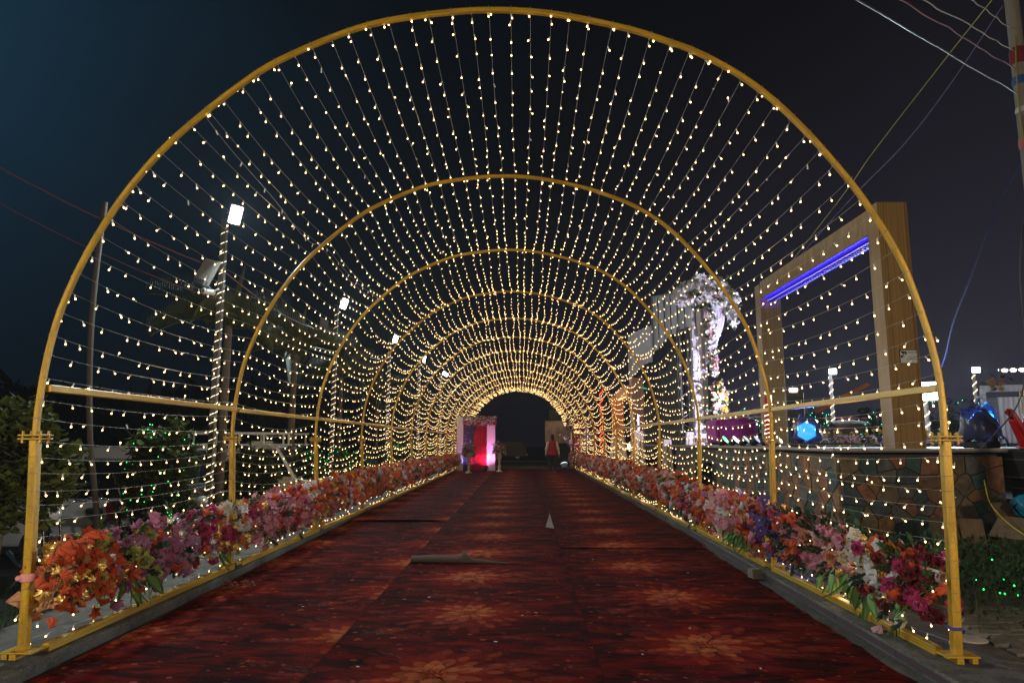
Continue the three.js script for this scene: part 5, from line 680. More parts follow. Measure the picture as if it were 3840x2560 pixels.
// utility pole and its cables
{
  const t = thing('utility_pole', 'grey utility pole at top right bound with red and blue cloth', 'pole', [5.68, 0, -7.5]);
  part(t, 'pole', cyl(0.062, 0.088, 9.4, 0, 4.7, 0, 16), mat(0.30, 0.26, 0.21, 0.9, 0, { map: blotch, bumpMap: grain, bumpScale: 0.006 }));
  part(t, 'red_cloth', [lathe([[0.074, 5.70], [0.082, 5.75], [0.080, 5.86], [0.072, 5.90]], 14), box(0.05, 0.36, 0.03, 0.05, 5.6, 0.06, 0.01, 0.3, 0, 0.1)], mat(0.14, 0.006, 0.012, 0.9)); part(t, 'blue_cloth', [lathe([[0.076, 5.45], [0.084, 5.49], [0.075, 5.55]], 14), box(0.06, 0.5, 0.03, 0.05, 5.22, 0.07, 0.012, 0.3, 0, 0.12)], mat(0.012, 0.06, 0.20, 0.9)); part(t, 'white_tie', [lathe([[0.077, 5.12], [0.083, 5.15], [0.076, 5.18]], 14), box(0.03, 0.42, 0.02, 0.03, 4.84, 0.08, 0.008)], mat(0.35, 0.35, 0.34, 0.9)); part(t, 'pink_tape', lathe([[0.079, 4.70], [0.083, 4.76], [0.078, 4.82]], 14), mat(0.34, 0.09, 0.07, 0.8));
  const W = (name, pts, r, m, label, seg) => solo(name, tube(pts, r, seg || pts.length * 8, 5), m, label, 'cable', 'overhead cables on the right');
  const y = mat(0.20, 0.17, 0.01, 0.7), vio = mat(0.06, 0.02, 0.10, 0.7), blk = mat(0.03, 0.03, 0.035, 0.5), clear = mat(0.07, 0.07, 0.08, 0.35), red = mat(0.12, 0.01, 0.015, 0.7), gld = mat(0.15, 0.10, 0.03, 0.6);
  const jig = (a, b, s, n = 12) => Array.from({ length: n + 1 }, (_, i) => { const q = i / n; return [lerp(a[0], b[0], q) + (R0() - 0.5) * 0.03, lerp(a[1], b[1], q) - s * 4 * q * (1 - q) + (R0() - 0.5) * 0.02, lerp(a[2], b[2], q)]; });
  W('cable', jig([5.60, 5.33, -7.45], [2.12, 4.33, -4.2], 0.0), 0.007, clear, 'pale twisted cable with small clear bulbs, lowest of those at top right');
  W('cable', jig([5.60, 5.62, -7.45], [2.66, 4.60, -4.6], 0.0), 0.006, red, 'dark red cable second from below at top right');
  W('cable', jig([5.60, 5.84, -7.45], [3.0, 4.80, -4.9], 0.0), 0.006, gld, 'gold coloured twisted cable third from below at top right');
  W('cable', jig([5.60, 6.12, -7.45], [3.87, 5.26, -5.6], 0.0), 0.006, gld, 'short twisted cable highest at top right corner');
  W('cable', [[5.40, 6.46, -7.4], [5.49, 6.32, -8.6], [5.42, 5.80, -10.5], [5.44, 5.67, -11], [5.27, 4.76, -14]], 0.0065, y, 'yellow cable running down to the gantry from the utility pole', 40);
  W('cable', [[5.50, 6.37, -7.4], [5.68, 6.10, -8.8], [5.74, 5.86, -10], [5.57, 5.52, -11.3], [5.11, 4.52, -14.2]], 0.007, vio, 'violet cable running down to the gantry beside the yellow one', 40);
  W('cable', [[5.70, 4.64, -7.6], [6.32, 4.50, -9], [7.19, 4.03, -11], [7.79, 3.57, -12.5], [8.29, 2.91, -13.8], [8.2, 2.55, -14.1]], 0.016, mat(0.006, 0.006, 0.04, 0.95, 0, { specularIntensity: 0.1 }), 'thick dark cable with a painted blue sheen running to the bright floodlight', 40);  // blue light on the black cable is put into its base colour
  W('cable', [[5.72, 4.6, -7.5], [5.60, 3.4, -7.7], [5.64, 2.6, -7.8], [5.58, 1.9, -7.9], [5.35, 1.35, -8.3]], 0.008, blk, 'black cable hanging down at the right edge', 40);
  W('cable', [[5.60, 6.0, -7.4], [5.56, 5.2, -7.4], [5.58, 4.6, -7.4], [5.66, 3.9, -7.4], [5.75, 3.0, -7.4]], 0.008, y, 'yellow cable hanging beside the utility pole', 40);
  W('cable', [[5.62, 5.05, -7.38], [5.6, 4.6, -7.38], [5.62, 4.0, -7.38], [5.70, 3.2, -7.38]], 0.007, red, 'thin red cable hanging beside the utility pole', 40);
}

// ------------------------------------------------------------------ white floral gate and black stage wings behind the stage
{
  const wf = mat(0.40, 0.39, 0.43, 0.85, 0, { side: THREE.DoubleSide, transmission: 0.25 });
  const t = thing('floral_gate', 'white fabric gate tower with column, rising right of the tunnel', 'gate', [0, 0, 0]);
  part(t, 'column', [box(0.34, 4.7, 0.34, 4.83, 2.7, -19.0, 0.01)], mat(0.42, 0.41, 0.46, 0.6));
  for (const s of [-1, 1]) part(t, 'column_rib', [box(0.05, 4.72, 0.05, 4.83 + s * 0.165, 2.7, -18.82), ...[0.9, 1.9, 2.9, 3.9].map((y) => box(0.33, 0.035, 0.02, 4.83, y + 0.4, -18.80 - s * 0.003))], mat(0.32, 0.31, 0.34, 0.5));
  const wave = []; for (let i = 0; i <= 60; i++) { const y = 0.5 + i * 0.075; wave.push([0.028 + 0.035 * Math.abs(Math.sin(i * 0.3)), y]); } part(t, 'lattice', [...wave.slice(0, -1).map(([w, y]) => box(w * 2, 0.077, 0.012, 4.83, y, -18.812))], mat(0.8, 0.8, 0.86, 0.5));
  // pleated banner, curved top, running back from the column
  const pn = (x0, z0, x1, z1, yt0, yt1, yb0, yb1, n) => { const pos = [], idx = []; for (let i = 0; i <= n; i++) { const f = i / n, p = (i % 2) * 0.11; for (let j = 0; j <= 6; j++) { const g = j / 6; pos.push(lerp(x0, x1, f) + p, lerp(lerp(yb0, yb1, f) + 0.18 * Math.sin(PI * f), lerp(yt0, yt1, f), g), lerp(z0, z1, f)); } } for (let i = 0; i < n; i++) for (let j = 0; j < 6; j++) { const A = i * 7 + j; idx.push(A, A + 7, A + 1, A + 1, A + 7, A + 8); } const g = new THREE.BufferGeometry(); g.setAttribute('position', new THREE.Float32BufferAttribute(pos, 3)); g.setIndex(idx); g.computeVertexNormals(); return g; };
  part(t, 'banner', pn(4.72, -18.9, 4.22, -22.2, 5.55, 6.05, 4.6, 4.3, 18), wf); part(t, 'banner', pn(4.18, -22.4, 3.92, -25.5, 5.2, 5.35, 4.0, 3.6, 12), wf);
  for (let k = 0; k < 7; k++) { const f = k / 6; part(t, 'batten', rod([lerp(4.70, 4.24, f) - 0.02, lerp(4.62, 4.34, f), lerp(-18.9, -22.2, f)], [lerp(4.70, 4.24, f) - 0.02, lerp(5.53, 6.02, f), lerp(-18.9, -22.2, f)], 0.022, 6), M.steel); }
  part(t, 'banner_frame', [rod([4.75, 5.58, -18.85], [4.22, 6.08, -22.2], 0.03), rod([4.22, 4.3, -22.2], [4.22, 6.08, -22.2], 0.03), rod([4.75, 4.55, -18.85], [4.75, 5.58, -18.85], 0.03)], M.steel);
  part(t, 'swag', [0, 1, 2, 3, 4, 5].map((k) => tube([[5.12 + k * 0.075, 5.15, -18.7], [5.10 + k * 0.062, 4.6, -18.62], [5.0 + k * 0.04, 4.05, -18.6], [4.98 + k * 0.012, 3.5, -18.65]], 0.055, 18, 6)), mat(0.62, 0.60, 0.70, 0.85));
  const put = (name, label, spec, n, seed, fn, sc) => { const b = thing(name, label, 'flowers', [0, 0, 0]), r = rng(seed); const L = blossom(spec, n, r, () => ({ p: fn(r) })), bk = new Map(); for (const it of L) { const k = it.g.uuid + it.m.uuid; if (!bk.has(k)) bk.set(k, []); bk.get(k).push(it); } for (const l of bk.values()) { const im = new THREE.InstancedMesh(l[0].g, l[0].m, l.length); im.name = l[0].name; im.userData.kind = 'stuff'; l.forEach((it, i) => { const s = sc * (0.8 + r() * 0.5); im.setMatrixAt(i, new THREE.Matrix4().compose(it.p, orient(V(0, 0.1, 1), r() * 6.28, 1.5, r), V(s, s, s))); }); b.add(im); } };
  put('flower_canopy', 'mass of white and lilac blossoms crowning the floral gate', 'lily white 12, rose white 7, rose palepink 1, sprig green 3', 1100, 31, (r) => { const f = r(); return V(lerp(4.2, 5.72, f) + (r() - 0.5) * 0.15, 5.28 + 0.22 * Math.sin(PI * f) - 0.5 * Math.pow(Math.max(0, f - 0.5) * 2, 2) * r() * 1.4 + (r() - 0.5) * 0.55 * (0.7 + 0.5 * Math.sin(PI * f)), -18.45 + (r() - 0.5) * 0.5); }, 1.55);
  put('flower_garland', 'garland of white blossoms hanging down the gate column', 'lily white 8, rose palepink 3, sprig green 4', 210, 32, (r) => { const f = r(); return V(5.03 + 0.09 * f + (r() - 0.5) * 0.2 * (1.1 - f * 0.5), 4.95 - f * 1.75, -18.45 + (r() - 0.5) * 0.2); }, 1.25);
  put('flower_cluster', 'hanging cluster of mixed peach, white and green blossoms below the white garland', 'lily white 4, rose peach 4, lily palepink 4, sprig green 8, rose yellow 2, leaf leaf 3', 190, 33, (r) => { const f = r(); return V(5.17 + (r() - 0.5) * 0.36 * Math.sin(PI * (0.2 + 0.75 * f)) + 0.05 * f, 2.98 - f * 1.2, -18.4 + (r() - 0.5) * 0.3); }, 1.25);
  const gl = thing('floodlight', 'violet white uplight hidden behind stage, aimed at floral gate', 'floodlight', [5.9, 2.0, -16.6]); gl.userData.label = 'cool white uplight on the stage aimed at the floral gate'; part(gl, 'housing', box(0.2, 0.16, 0.08, 0, 0, -0.045, 0.02), M.black); part(gl, 'lamp_face', box(0.18, 0.14, 0.004, 0, 0, 0, 0.001), glow(0.8, 0.76, 1, 4)); areaLight(gl, 0.18, 0.14, 0.012, 0.78, 0.72, 1, 4600); gl.lookAt(4.7, 5.2, -18.9);
  const sg = thing('stage_wing', 'tall black cloth wall with scalloped top behind the gate column', 'backdrop', [0, 0, 0]);
  part(sg, 'black_cloth', prism([[0, 0.9], [0, 4.4], [1.2, 4.15], [2.2, 3.6], [3.3, 3.75], [4.4, 3.2], [5.6, 3.05], [7.5, 2.8], [7.5, 0.9]], 0.04), mat(0.006, 0.006, 0.007, 0.9)).rotation.y = PI / 2; sg.position.set(4.5, 0, -19.4);
  part(sg, 'truss', [-0.12, 0.12].flatMap((d) => [-0.12, 0.12].map((e) => rod([d, 0, e + 0.1], [d, 4.6, e + 0.1], 0.025))).concat(Array.from({ length: 20 }, (_, k) => rod([(k % 2 ? -1 : 1) * 0.12, 0.2 + k * 0.22, 0.22], [(k % 2 ? 1 : -1) * 0.12, 0.42 + k * 0.22, 0.22], 0.010, 5))), mat(0.08, 0.08, 0.09, 0.4, 0.8));
  solo('cable', helix(0.16, 0.3, 3.9, 0.55, 0.012).translate(4.5, 0, -19.2), mat(0.4, 0.4, 0.42, 0.5), 'grey cable spiralling round the black truss', 'cable');
  const cl = mat(0.55, 0.50, 0.47, 0.9), bundle = (label, x, z, y0, y1, w) => solo('cloth_bundle', merge([0, 1, 2, 3].map((k) => tube([[x + (k - 1.5) * w * 0.4, y1, z], [x + (k - 1.5) * w * 0.55, lerp(y0, y1, 0.6), z + 0.05 * (k % 2)], [x + (k - 1.5) * w * 0.7, y0, z]], w * 0.34, 12, 7))), cl, label, 'cloth', 'gathered pale cloths behind the tunnel on the right');
  bundle('gathered white cloth hanging left of the black truss', 3.95, -19.2, -0.05, 1.5, 0.12); bundle('gathered white cloth hanging right of the black truss', 4.52, -18.9, -0.05, 1.7, 0.13); bundle('long white cloth knotted in the fifth bay on the right', 3.4, -20.5, 0.5, 1.75, 0.13); bundle('wide white cloth heap beside the orange lit gantry', 3.35, -24.5, 0.4, 1.6, 0.25);
  solo('cloth_rope', tube([[3.35, 0.9, -19.8], [3.45, 0.4, -18.6], [3.5, 0.15, -17.4], [3.55, 0.0, -16.6]], 0.05, 24, 8), cl, 'thick twisted pale cloth trailing to the ground behind right flowers', 'cloth');
  for (const [x, y, z] of [[3.4, 3.05, -20.3], [3.3, 2.15, -22.5]]) solo('bunting', prism([[0, 0], [0.36, -0.1], [0.42, -0.16], [0.1, -0.08]], 0.01).translate(x, y, z), mat(0.03, 0.30, 0.10, 0.8), y > 3 ? 'upper strip of green bunting in front of the black wall' : 'lower strip of green bunting in front of the black wall', 'bunting');
  // lower crates under the deck, dark
  solo('equipment_rack', [box(0.7, 1.0, 0.5, 4.05, 0.5, -15.4, 0.02), ...[0.2, 0.45, 0.7].map((y) => box(0.62, 0.03, 0.52, 4.05, y, -15.4))], mat(0.02, 0.02, 0.022, 0.4, 0.3), 'dark equipment rack in the gap left of the stone stage', 'rack');
}
// orange lit gantry and red spiral farther along the right side
{
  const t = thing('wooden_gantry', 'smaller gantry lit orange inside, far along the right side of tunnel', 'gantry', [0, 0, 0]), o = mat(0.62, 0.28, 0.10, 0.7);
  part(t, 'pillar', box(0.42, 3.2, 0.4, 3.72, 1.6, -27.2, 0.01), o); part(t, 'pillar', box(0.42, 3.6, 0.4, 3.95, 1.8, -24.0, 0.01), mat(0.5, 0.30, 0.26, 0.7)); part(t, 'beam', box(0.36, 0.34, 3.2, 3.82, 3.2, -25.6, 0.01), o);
  part(t, 'orange_lamp', box(0.05, 0.02, 2.2, 3.7, 3.01, -25.7), glow(1, 0.28, 0.06, 5)); areaLight(t, 0.5, 0.5, -25.0, 1, 0.42, 0.14, 10, 2.4, 3.4).rotation.y = 0;
  const p = thing('rope_pole', 'post wound with red rope light inside the far right arches', 'lamp post', [3.2, 0, -28.2]); part(p, 'post', box(0.08, 3.6, 0.08, 0, 1.8, 0), M.black); part(p, 'rope_light', helix(0.07, 0.2, 3.6, 0.30, 0.011), glow(1, 0.03, 0.02, 6));
  const q = thing('tube_lamp', 'white tube lamp standing right of the orange lit gantry', 'lamp', [3.75, 1.1, -22.6]); part(q, 'tube', cyl(0.03, 0.03, 1.2, 0, 0.6, 0, 10), glow(0.8, 0.75, 1, 1.6)); part(q, 'holder', box(0.1, 0.06, 0.1, 0, 0, 0), M.black);
  const lan = thing('lantern', 'small warm lantern low beside the white cloth heap', 'lamp', [3.55, 1.28, -23.4]); part(lan, 'glass', ball(0.06, 0, 0, 0, [1, 1.7, 1]), glow(1, 0.72, 0.3, 5)); part(lan, 'cap', cyl(0.03, 0.07, 0.04, 0, 0.11, 0), M.black);
}
// ------------------------------------------------------------------ the gate at the far end
const roseMini = FG.rose[1];
{
  const P = thing('flower_wall', 'red petal and white drape photo wall at the far left end', 'flower wall', [-2.25, GY + 0.02, -36.2], 0.12);
  part(P, 'column', box(0.34, 2.72, 0.30, -0.95, 1.36, 0.06, 0.02), mat(0.66, 0.60, 0.56, 0.7));
  const wd = []; for (let k = 0; k < 9; k++) wd.push(cyl(0.045, 0.045, 2.4, 0.42 + k * 0.052, 1.2, 0.02 * (k % 2), 8)); part(P, 'white_drape', wd, mat(0.76, 0.74, 0.78, 0.85));
  part(P, 'back_cloth', box(1.6, 2.5, 0.03, 0.02, 1.25, -0.1), mat(0.03, 0.02, 0.07, 0.7));
  const r = rng(61), pet = [], bead = [], top = [];
  for (let i = 0; i < 2300; i++) { const y = r() * 2.35, w = lerp(0.52, 0.30, y / 2.35), x = lerp(0.42 - w * 1.75, 0.42, r()); pet.push(new THREE.Matrix4().compose(V(x, y + 0.03, 0.06 + r() * 0.05), orient(V(0, 0.1, 1), r() * 6, 1.2, r), V(0.62, 0.62, 0.62))); }
  leaves(P, 'red_petals', pet, roseMini, mat(0.62, 0.012, 0.05, 0.8, 0, { side: THREE.DoubleSide }));
  const bm = new THREE.SphereGeometry(0.012, 6, 4); for (let i = 0; i < 420; i++) bead.push(new THREE.Matrix4().makeTranslation(lerp(-0.72, 0.1 - 0.25 * r(), r()), 0.4 + r() * 1.95, -0.02 + r() * 0.06)); leaves(P, 'bead_curtain', bead, bm, mat(0.75, 0.72, 0.85, 0.12, 0.8));
  for (let i = 0; i < 560; i++) { const x = lerp(-0.8, 0.92, r()), row = r(); top.push([new THREE.Matrix4().compose(V(x, 2.32 + row * 0.44, 0.08 + 0.14 * Math.sin(PI * row) + r() * 0.06), orient(V(0, 0.2, 1), r() * 6, 1.0, r), V(0.95, 0.95, 0.95)), r() < 0.46]); }
  leaves(P, 'white_flowers', top.filter((a) => a[1]).map((a) => a[0]), roseMini, FM.white); leaves(P, 'red_flowers', top.filter((a) => !a[1]).map((a) => a[0]), roseMini, mat(0.42, 0.01, 0.03, 0.8, 0, { side: THREE.DoubleSide }));
  for (const [x, l] of [[-0.42, 'left'], [0.42, 'middle'], [1.22, 'right']]) {
    const t = thing('par_light', 'black par light at the foot of the red flower wall, ' + l + ' one', 'stage light', [-2.25 + x, GY + 0.02, -35.55], PI, 'par lights at the flower wall'); part(t, 'can', cyl(0.12, 0.09, 0.2, 0, 0.15, 0, 16, PI / 2 - 0.75), M.black); part(t, 'yoke', [box(0.28, 0.02, 0.1, 0, 0.01, 0), rod([-0.13, 0.01, 0], [-0.13, 0.16, 0], 0.012), rod([0.13, 0.01, 0], [0.13, 0.16, 0], 0.012)], M.black); part(t, 'lens', cyl(0.10, 0.10, 0.008, 0, 0.218, 0.074, 16, PI / 2 - 0.75), glow(x > 0 && x < 1 ? 1 : 0.62, 0.30, 1, 3)); 
    const sp = new THREE.SpotLight(new THREE.Color().setRGB(...(x < 0 ? [0.45, 0.32, 1] : x < 1 ? [1, 0.16, 0.45] : [0.62, 0.42, 1])), x < 0 ? 4 : x < 1 ? 15 : 4, 0, 1.25, 1.0, 2); sp.position.set(0, 0.26, 0.1); sp.target.position.set(0, 2.2, 0.9); sp.castShadow = true; t.add(sp, sp.target);
  }
  for (const [p, l, s] of [[[-2.52, GY + 0.02, -33.4], 'left', 5], [[-1.12, GY + 0.02, -35.0], 'right', 6]]) {
    const u = thing('flower_urn', 'tall pale urn of flowers standing ' + l + ' of the red flower wall', 'urn', p, 0, 'pale urns with flowers'); part(u, 'urn', lathe([[0, 0], [0.17, 0.0], [0.15, 0.04], [0.06, 0.10], [0.05, 0.22], [0.075, 0.27], [0.05, 0.32], [0.045, 0.42], [0.07, 0.47], [0.05, 0.52], [0.09, 0.62], [0.125, 0.78], [0.13, 0.92], [0.10, 0.93], [0, 0.9]], 24), mat(0.66, 0.54, 0.38, 0.5)); const r2 = rng(s), bk = blossom('rose white 3, rose pink 3, lily magenta 4, sprig darkgreen 8, leaf leaf 2, rose peach 2, lily pink 2', 120, r2, () => { const a = r2() * 6.28, b = r2(); return { p: V(Math.cos(a) * 0.34 * Math.sqrt(b), 0.85 + 0.62 * r2() * (1.1 - b * 0.5), Math.sin(a) * 0.28 * Math.sqrt(b)) }; });
    bk.forEach((it) => { const m = part(u, it.name, it.g, it.m); m.position.copy(it.p); m.quaternion.copy(orient(V(it.p.x, it.p.y - 1, 0.25), r2() * 6, 1.2, r2)); m.scale.setScalar(1.25); });
  }
}
{
  const G = thing('entrance_gate', 'gate side with dark red curtain and gold posts at the far right end', 'gate', [0, GY, 0]), gp = mat(0.62, 0.40, 0.12, 0.5), rc = mat(0.22, 0.008, 0.02, 0.7, 0, { side: THREE.DoubleSide });
  part(G, 'post', box(0.14, 2.75, 0.14, 2.86, 1.37, -40.4, 0.01), gp); part(G, 'panel', box(0.36, 2.75, 0.08, 3.14, 1.37, -40.5, 0.01), mat(0.42, 0.26, 0.08, 0.6)); part(G, 'post', box(0.10, 2.6, 0.10, 3.92, 1.3, -40.2, 0.01), mat(0.3, 0.28, 0.26, 0.5)); part(G, 'post', box(0.07, 2.6, 0.07, 4.1, 1.3, -40.2, 0.01), gp);
  const cur = []; for (let k = 0; k < 8; k++) { const x = 2.92 + k * 0.085; cur.push(tube([[x, 2.72, -40.3 + 0.03 * (k % 2)], [x + 0.0, 1.9, -40.28], [lerp(x, 2.95, 0.45), 1.1, -40.26], [2.93 + k * 0.012, 0.45, -40.28]], 0.055, 18, 7)); } part(G, 'curtain', cur, rc); part(G, 'tie_back', ball(0.08, 2.92, 0.42, -40.26, [0.8, 1.5, 0.8]), rc);
  part(G, 'sheer_drape', [0, 1, 2, 3].map((k) => cyl(0.05, 0.05, 2.4, 3.56 + k * 0.09, 1.2, -40.3, 8)), mat(0.22, 0.20, 0.30, 0.7));
  const gar = (label, spec, n, seed, fn, sc = 1.2) => { const b = thing('flower_garland', label, 'flowers', [0, 0, 0]), r = rng(seed); const L = blossom(spec, n, r, () => ({ p: fn(r) })); L.forEach((it) => { const m = part(b, it.name, it.g, it.m); m.position.copy(it.p); m.quaternion.copy(orient(V(0, 0.1, 1), r() * 6, 1.4, r)); m.scale.setScalar(sc); }); };
  gar('drooping garland of pink and white flowers left of the far red curtain', 'rose pink 4, lily white 5, rose magenta 3, sprig green 3', 80, 71, (r) => { const f = r(); return V(2.3 + 0.55 * f + (r() - 0.5) * 0.2, 1.75 - 0.65 * f * f + (r() - 0.5) * 0.22, -40.3); });
  gar('dark flower bunch at the top of the far red curtain', 'rose crimson 4, rose white 4, sprig darkgreen 6', 70, 72, (r) => V(2.72 + (r() - 0.5) * 0.4, 2.5 + (r() - 0.5) * 0.8, -40.1 + r() * 0.1));
  gar('column of blue, red and pink flowers at the far right', 'rose blue 4, rose crimson 4, lily magenta 4, rose white 3, sprig green 3', 120, 73, (r) => { const f = r(); return V(3.62 + 0.35 * f + (r() - 0.5) * 0.42, 2.75 - f * 0.95, -38.6 + r() * 0.1); }, 1.3);
  gar('lower string of peach, teal and lilac flowers at the far right', 'rose peach 4, lily white 4, lily purple 3, rose palepink 4, sprig green 2', 100, 74, (r) => { const f = r(); return V(3.88 + 0.1 * Math.sin(f * 6) + (r() - 0.5) * 0.28, 1.8 - f * 1.25, -38.6 + r() * 0.1); }, 1.2);
  const sb = thing('signboard', 'plain beige board on the dark building beyond the gate', 'signboard', [2.2, 2.02, -43.4]); part(sb, 'board', box(1.55, 1.36, 0.05, 0, 0, 0, 0.01), mat(0.42, 0.30, 0.21, 0.8, 0, { map: blotch })); part(sb, 'mark', box(0.26, 0.03, 0.01, 0.03, -0.03, 0.028, 0, 0, 0, -0.1), cardDark);
  const sbl = floodlight('sign_lamp', 'small lamp over the beige board at the far end', [2.2, 3.0, -42.3], PI, 0.0, 0.3, 0.1, glow(1, 0.8, 0.6, 0.6), [1, 0.78, 0.55], 18); sbl.lookAt(2.2, 1.9, -43.4); sbl.position.y = 3.2;
  for (const [x, l] of [[2.32, 'left'], [3.12, 'right']]) { const t = thing('par_light', 'silver par light glowing cool white at the far gate, ' + l + ' one', 'stage light', [x, GY, -38.7], 0.25, 'par lights at the far gate'); part(t, 'can', cyl(0.2, 0.15, 0.26, 0, 0.17, 0, 18, -0.5), mat(0.35, 0.38, 0.42, 0.4, 0.6)); part(t, 'lens', cyl(0.19, 0.19, 0.012, 0, 0.295, -0.068, 18, -0.5).applyMatrix4(new THREE.Matrix4()), glow(0.7, 0.9, 1, 6)); const s = new THREE.SpotLight(new THREE.Color().setRGB(0.7, 0.75, 1), 8, 0, 0.8, 0.8, 2); s.position.set(0, 0.4, -0.1); s.target.position.set(0.1, 2, -1.4); s.castShadow = true; t.add(s, s.target); }
  solo('building', [box(5, 3.4, 4, 4.2, 1.7, -46)], mat(0.03, 0.035, 0.035, 0.9), 'dark building behind the beige board at the far end', 'building');
  const ml = thing('floodlight', 'small white lamp high in the dark beyond the far gate', 'floodlight', [2.45, 3.98, -60]); part(ml, 'lamp_face', ball(0.11, 0, 0, 0), glow(0.85, 0.95, 1, 12)); part(ml, 'mast', rod([0, -4.2, -0.15], [0, 0, -0.15], 0.05), M.steel);
  struct('road_kerb', box(9, 0.12, 0.2, 0, GY + 0.06, -52), mat(0.18, 0.17, 0.155, 0.9));
  const fc = car('dark car crossing beyond the far gate, trailing a red tail light streak', [-1.6, GY, -57.4], PI, hatchLow, hatchUp, hatchGlass, 1.68, [-1.25, 1.25], mat(0.02, 0.02, 0.022, 0.3), hatchO); part(fc, 'tail_light_streak', box(1.1, 0.035, 0.03, -1.5, 0.46, -0.87), glow(1, 0.05, 0.03, 1.0));  // glowing bar added for the motion streak of a tail light
}
// ------------------------------------------------------------------ the person walking away
function field(bones, lo, hi, cell, k = 0.03) {
  const size = Math.max(hi[0] - lo[0], hi[1] - lo[1], hi[2] - lo[2]), res = Math.ceil(size / cell) + 4, mc = new MarchingCubes(res, M.white, false, false, 200000), half = res * cell / 2, c = [0, 1, 2].map((i) => (lo[i] + hi[i]) / 2);
  const B = bones.map(([a, b, ra, rb, sx = 1, sz = 1]) => ({ a, d: [b[0] - a[0], b[1] - a[1], b[2] - a[2]], ra, rb, sx, sz }));
  for (let z = 0; z < res; z++) for (let y = 0; y < res; y++) for (let x = 0; x < res; x++) {
    const P = [x, y, z].map((v, i) => c[i] + ((v - res / 2) / (res / 2)) * half); let s = 0;
    for (const b of B) { const px = (P[0] - b.a[0]) / b.sx, py = P[1] - b.a[1], pz = (P[2] - b.a[2]) / b.sz, dx = b.d[0] / b.sx, dz = b.d[2] / b.sz, L = dx * dx + b.d[1] * b.d[1] + dz * dz, t = clampf((px * dx + py * b.d[1] + pz * dz) / (L || 1), 0, 1), q = Math.hypot(px - t * dx, py - t * b.d[1], pz - t * dz) - lerp(b.ra, b.rb, t); s += Math.exp(-q / k); }
    mc.field[x + y * res + z * res * res] = k * Math.log(Math.max(s, 1e-30));
  }
  mc.isolation = 0; mc.update();
  const n = mc.count, g = new THREE.BufferGeometry(); g.setAttribute('position', new THREE.BufferAttribute(mc.positionArray.slice(0, n * 3), 3)); g.setAttribute('normal', new THREE.BufferAttribute(mc.normalArray.slice(0, n * 3), 3)); g.scale(half, half, half).translate(...c);
  return g;
}
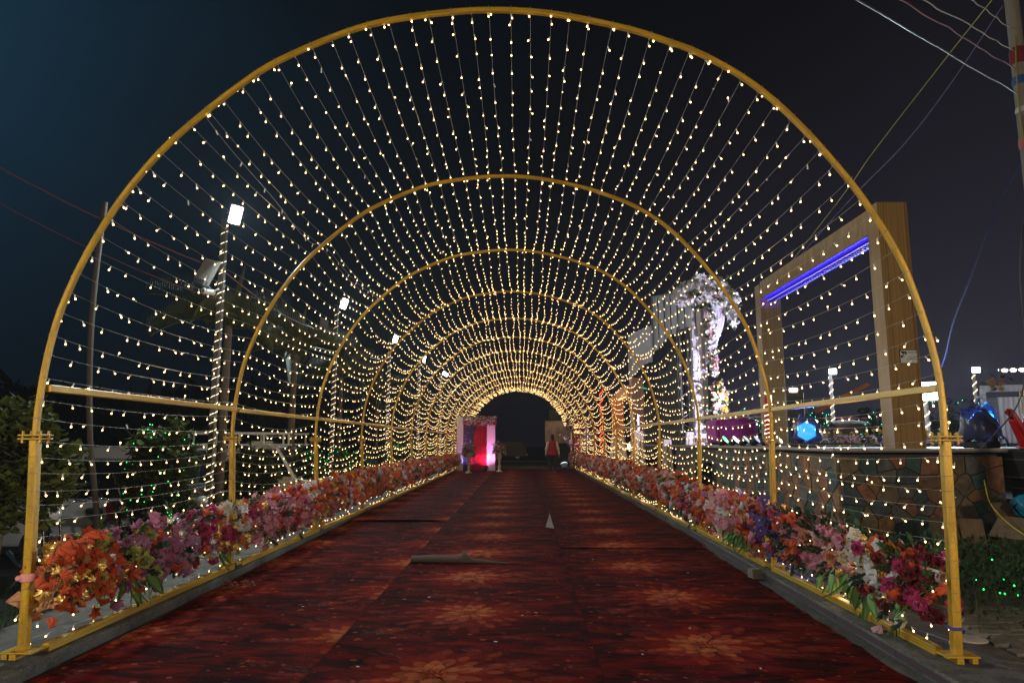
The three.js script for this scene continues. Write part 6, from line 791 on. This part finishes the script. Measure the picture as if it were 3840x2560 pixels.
{
  const t = thing('person', 'person in red waistcoat and pale sleeves walking away near the far gate', 'person', [1.40, GY + 0.022, -32.6], 0.06), skin = mat(0.22, 0.11, 0.07, 0.6), shirt = mat(0.62, 0.50, 0.40, 0.8), vest = mat(0.33, 0.012, 0.02, 0.75), dark = mat(0.012, 0.013, 0.02, 0.8);
  // facing -z; right arm forward a little, left leg forward
  const legs = (f) => [[[-0.09, 0.92, 0], [-0.10, 0.5, -0.07], 0.095 + f, 0.068 + f], [[-0.10, 0.5, -0.07], [-0.10, 0.1, 0.0], 0.062 + f, 0.045 + f], [[0.09, 0.92, 0], [0.10, 0.5, 0.0], 0.095 + f, 0.068 + f], [[0.10, 0.5, 0.0], [0.10, 0.12, 0.13], 0.062 + f, 0.045 + f]];
  const armL = [[[-0.20, 1.42, 0.0], [-0.27, 1.14, 0.03]], [[-0.27, 1.14, 0.03], [-0.29, 0.90, -0.03]]], armR = [[[0.20, 1.42, 0.0], [0.27, 1.15, 0.05]], [[0.27, 1.15, 0.05], [0.31, 0.92, 0.02]]];
  const arms = (f) => [armL, armR].flatMap(([u, l]) => [[...u, 0.050 + f, 0.042 + f], [...l, 0.040 + f, 0.028 + f]]);
  const hem = (g, y) => { const p = g.attributes.position; for (let i = 0; i < p.count; i++) if (p.getY(i) < y) p.setY(i, y); return g; };
  const body = field([[[0, 0.95, 0], [0, 1.15, 0], 0.125, 0.12, 1.25, 0.85], [[0, 1.15, 0], [0, 1.38, 0], 0.13, 0.135, 1.3, 0.8], [[-0.16, 1.43, 0], [0.16, 1.43, 0], 0.055, 0.055], [[0, 1.42, 0], [0, 1.56, -0.01], 0.056, 0.052], [[0, 1.60, -0.015], [0, 1.70, -0.01], 0.075, 0.088, 0.9, 1.05], [[0, 1.61, -0.07], [0, 1.57, -0.06], 0.03, 0.03], [[0, 1.645, -0.10], [0, 1.63, -0.115], 0.012, 0.014], [[-0.082, 1.655, 0], [-0.084, 1.625, 0], 0.014, 0.012], [[0.082, 1.655, 0], [0.084, 1.625, 0], 0.014, 0.012], ...legs(0), ...arms(0), [[-0.10, 0.06, 0.03], [-0.10, 0.035, -0.15], 0.042, 0.030], [[0.10, 0.09, 0.15], [0.10, 0.035, 0.0], 0.042, 0.030]], [-0.42, -0.02, -0.3], [0.42, 1.82, 0.3], 0.014, 0.018);
  const hand = (x, y, z, s) => { const l = [[[x, y, z], [x + s * 0.005, y - 0.075, z - 0.006], 0.024, 0.028, 0.6, 1.2]]; [-0.030, -0.010, 0.010, 0.028].forEach((o, i) => { const L = [0.062, 0.075, 0.070, 0.052][i]; l.push([[x + s * 0.004, y - 0.085, z + o], [x, y - 0.085 - L * 0.55, z + o - 0.004], 0.010, 0.009], [[x, y - 0.085 - L * 0.55, z + o - 0.004], [x - s * 0.016, y - 0.085 - L, z + o - 0.008], 0.009, 0.007]); }); l.push([[x - s * 0.006, y - 0.03, z - 0.028], [x - s * 0.02, y - 0.085, z - 0.052], 0.011, 0.009]); return field(l, [x - 0.06, y - 0.18, z - 0.08], [x + 0.06, y + 0.03, z + 0.06], 0.005, 0.004); };
  part(t, 'body', [body, hand(-0.295, 0.885, -0.035, -1), hand(0.315, 0.905, 0.015, 1)], skin);
  part(t, 'shirt', field([...arms(0.014), [[-0.16, 1.43, 0], [0.16, 1.43, 0], 0.066, 0.066], [[0, 1.46, 0], [0, 1.50, 0], 0.062, 0.062]], [-0.42, 0.84, -0.2], [0.42, 1.56, 0.2], 0.014, 0.012), shirt);
  part(t, 'waistcoat', hem(field([[[0, 0.93, 0], [0, 1.15, 0], 0.150, 0.145, 1.28, 0.9], [[0, 1.15, 0], [0, 1.38, 0], 0.150, 0.152, 1.26, 0.85], [[-0.075, 0.92, 0], [0.075, 0.92, 0], 0.150, 0.150, 1, 0.95], [[-0.12, 1.44, 0], [0.12, 1.44, 0], 0.068, 0.068], [[0, 1.46, 0], [0, 1.50, 0.005], 0.068, 0.064]], [-0.32, 0.74, -0.24], [0.32, 1.60, 0.24], 0.014, 0.015), 0.865), vest);
  part(t, 'trousers', field([...legs(0.016), [[-0.06, 0.93, 0], [0.06, 0.93, 0], 0.125, 0.125, 1, 0.9]], [-0.3, 0.02, -0.26], [0.3, 1.1, 0.3], 0.014, 0.014), dark);
  part(t, 'hair', field([[[0, 1.67, 0.01], [0, 1.73, 0.0], 0.092, 0.092, 0.98, 1.12], [[0, 1.60, 0.05], [0, 1.68, 0.03], 0.06, 0.08]], [-0.14, 1.5, -0.16], [0.14, 1.88, 0.18], 0.012, 0.012), mat(0.01, 0.008, 0.007, 0.6));
  for (const [x, z, y, rx] of [[-0.10, -0.05, 0.04, 0], [0.10, 0.09, 0.055, 0.35]]) part(t, 'shoe', mv(ball(0.05, 0, 0, 0, [0.95, 0.85, 2.6], 12, 8), x, y, z, rx), M.black);
}
renderer.render(scene, camera);
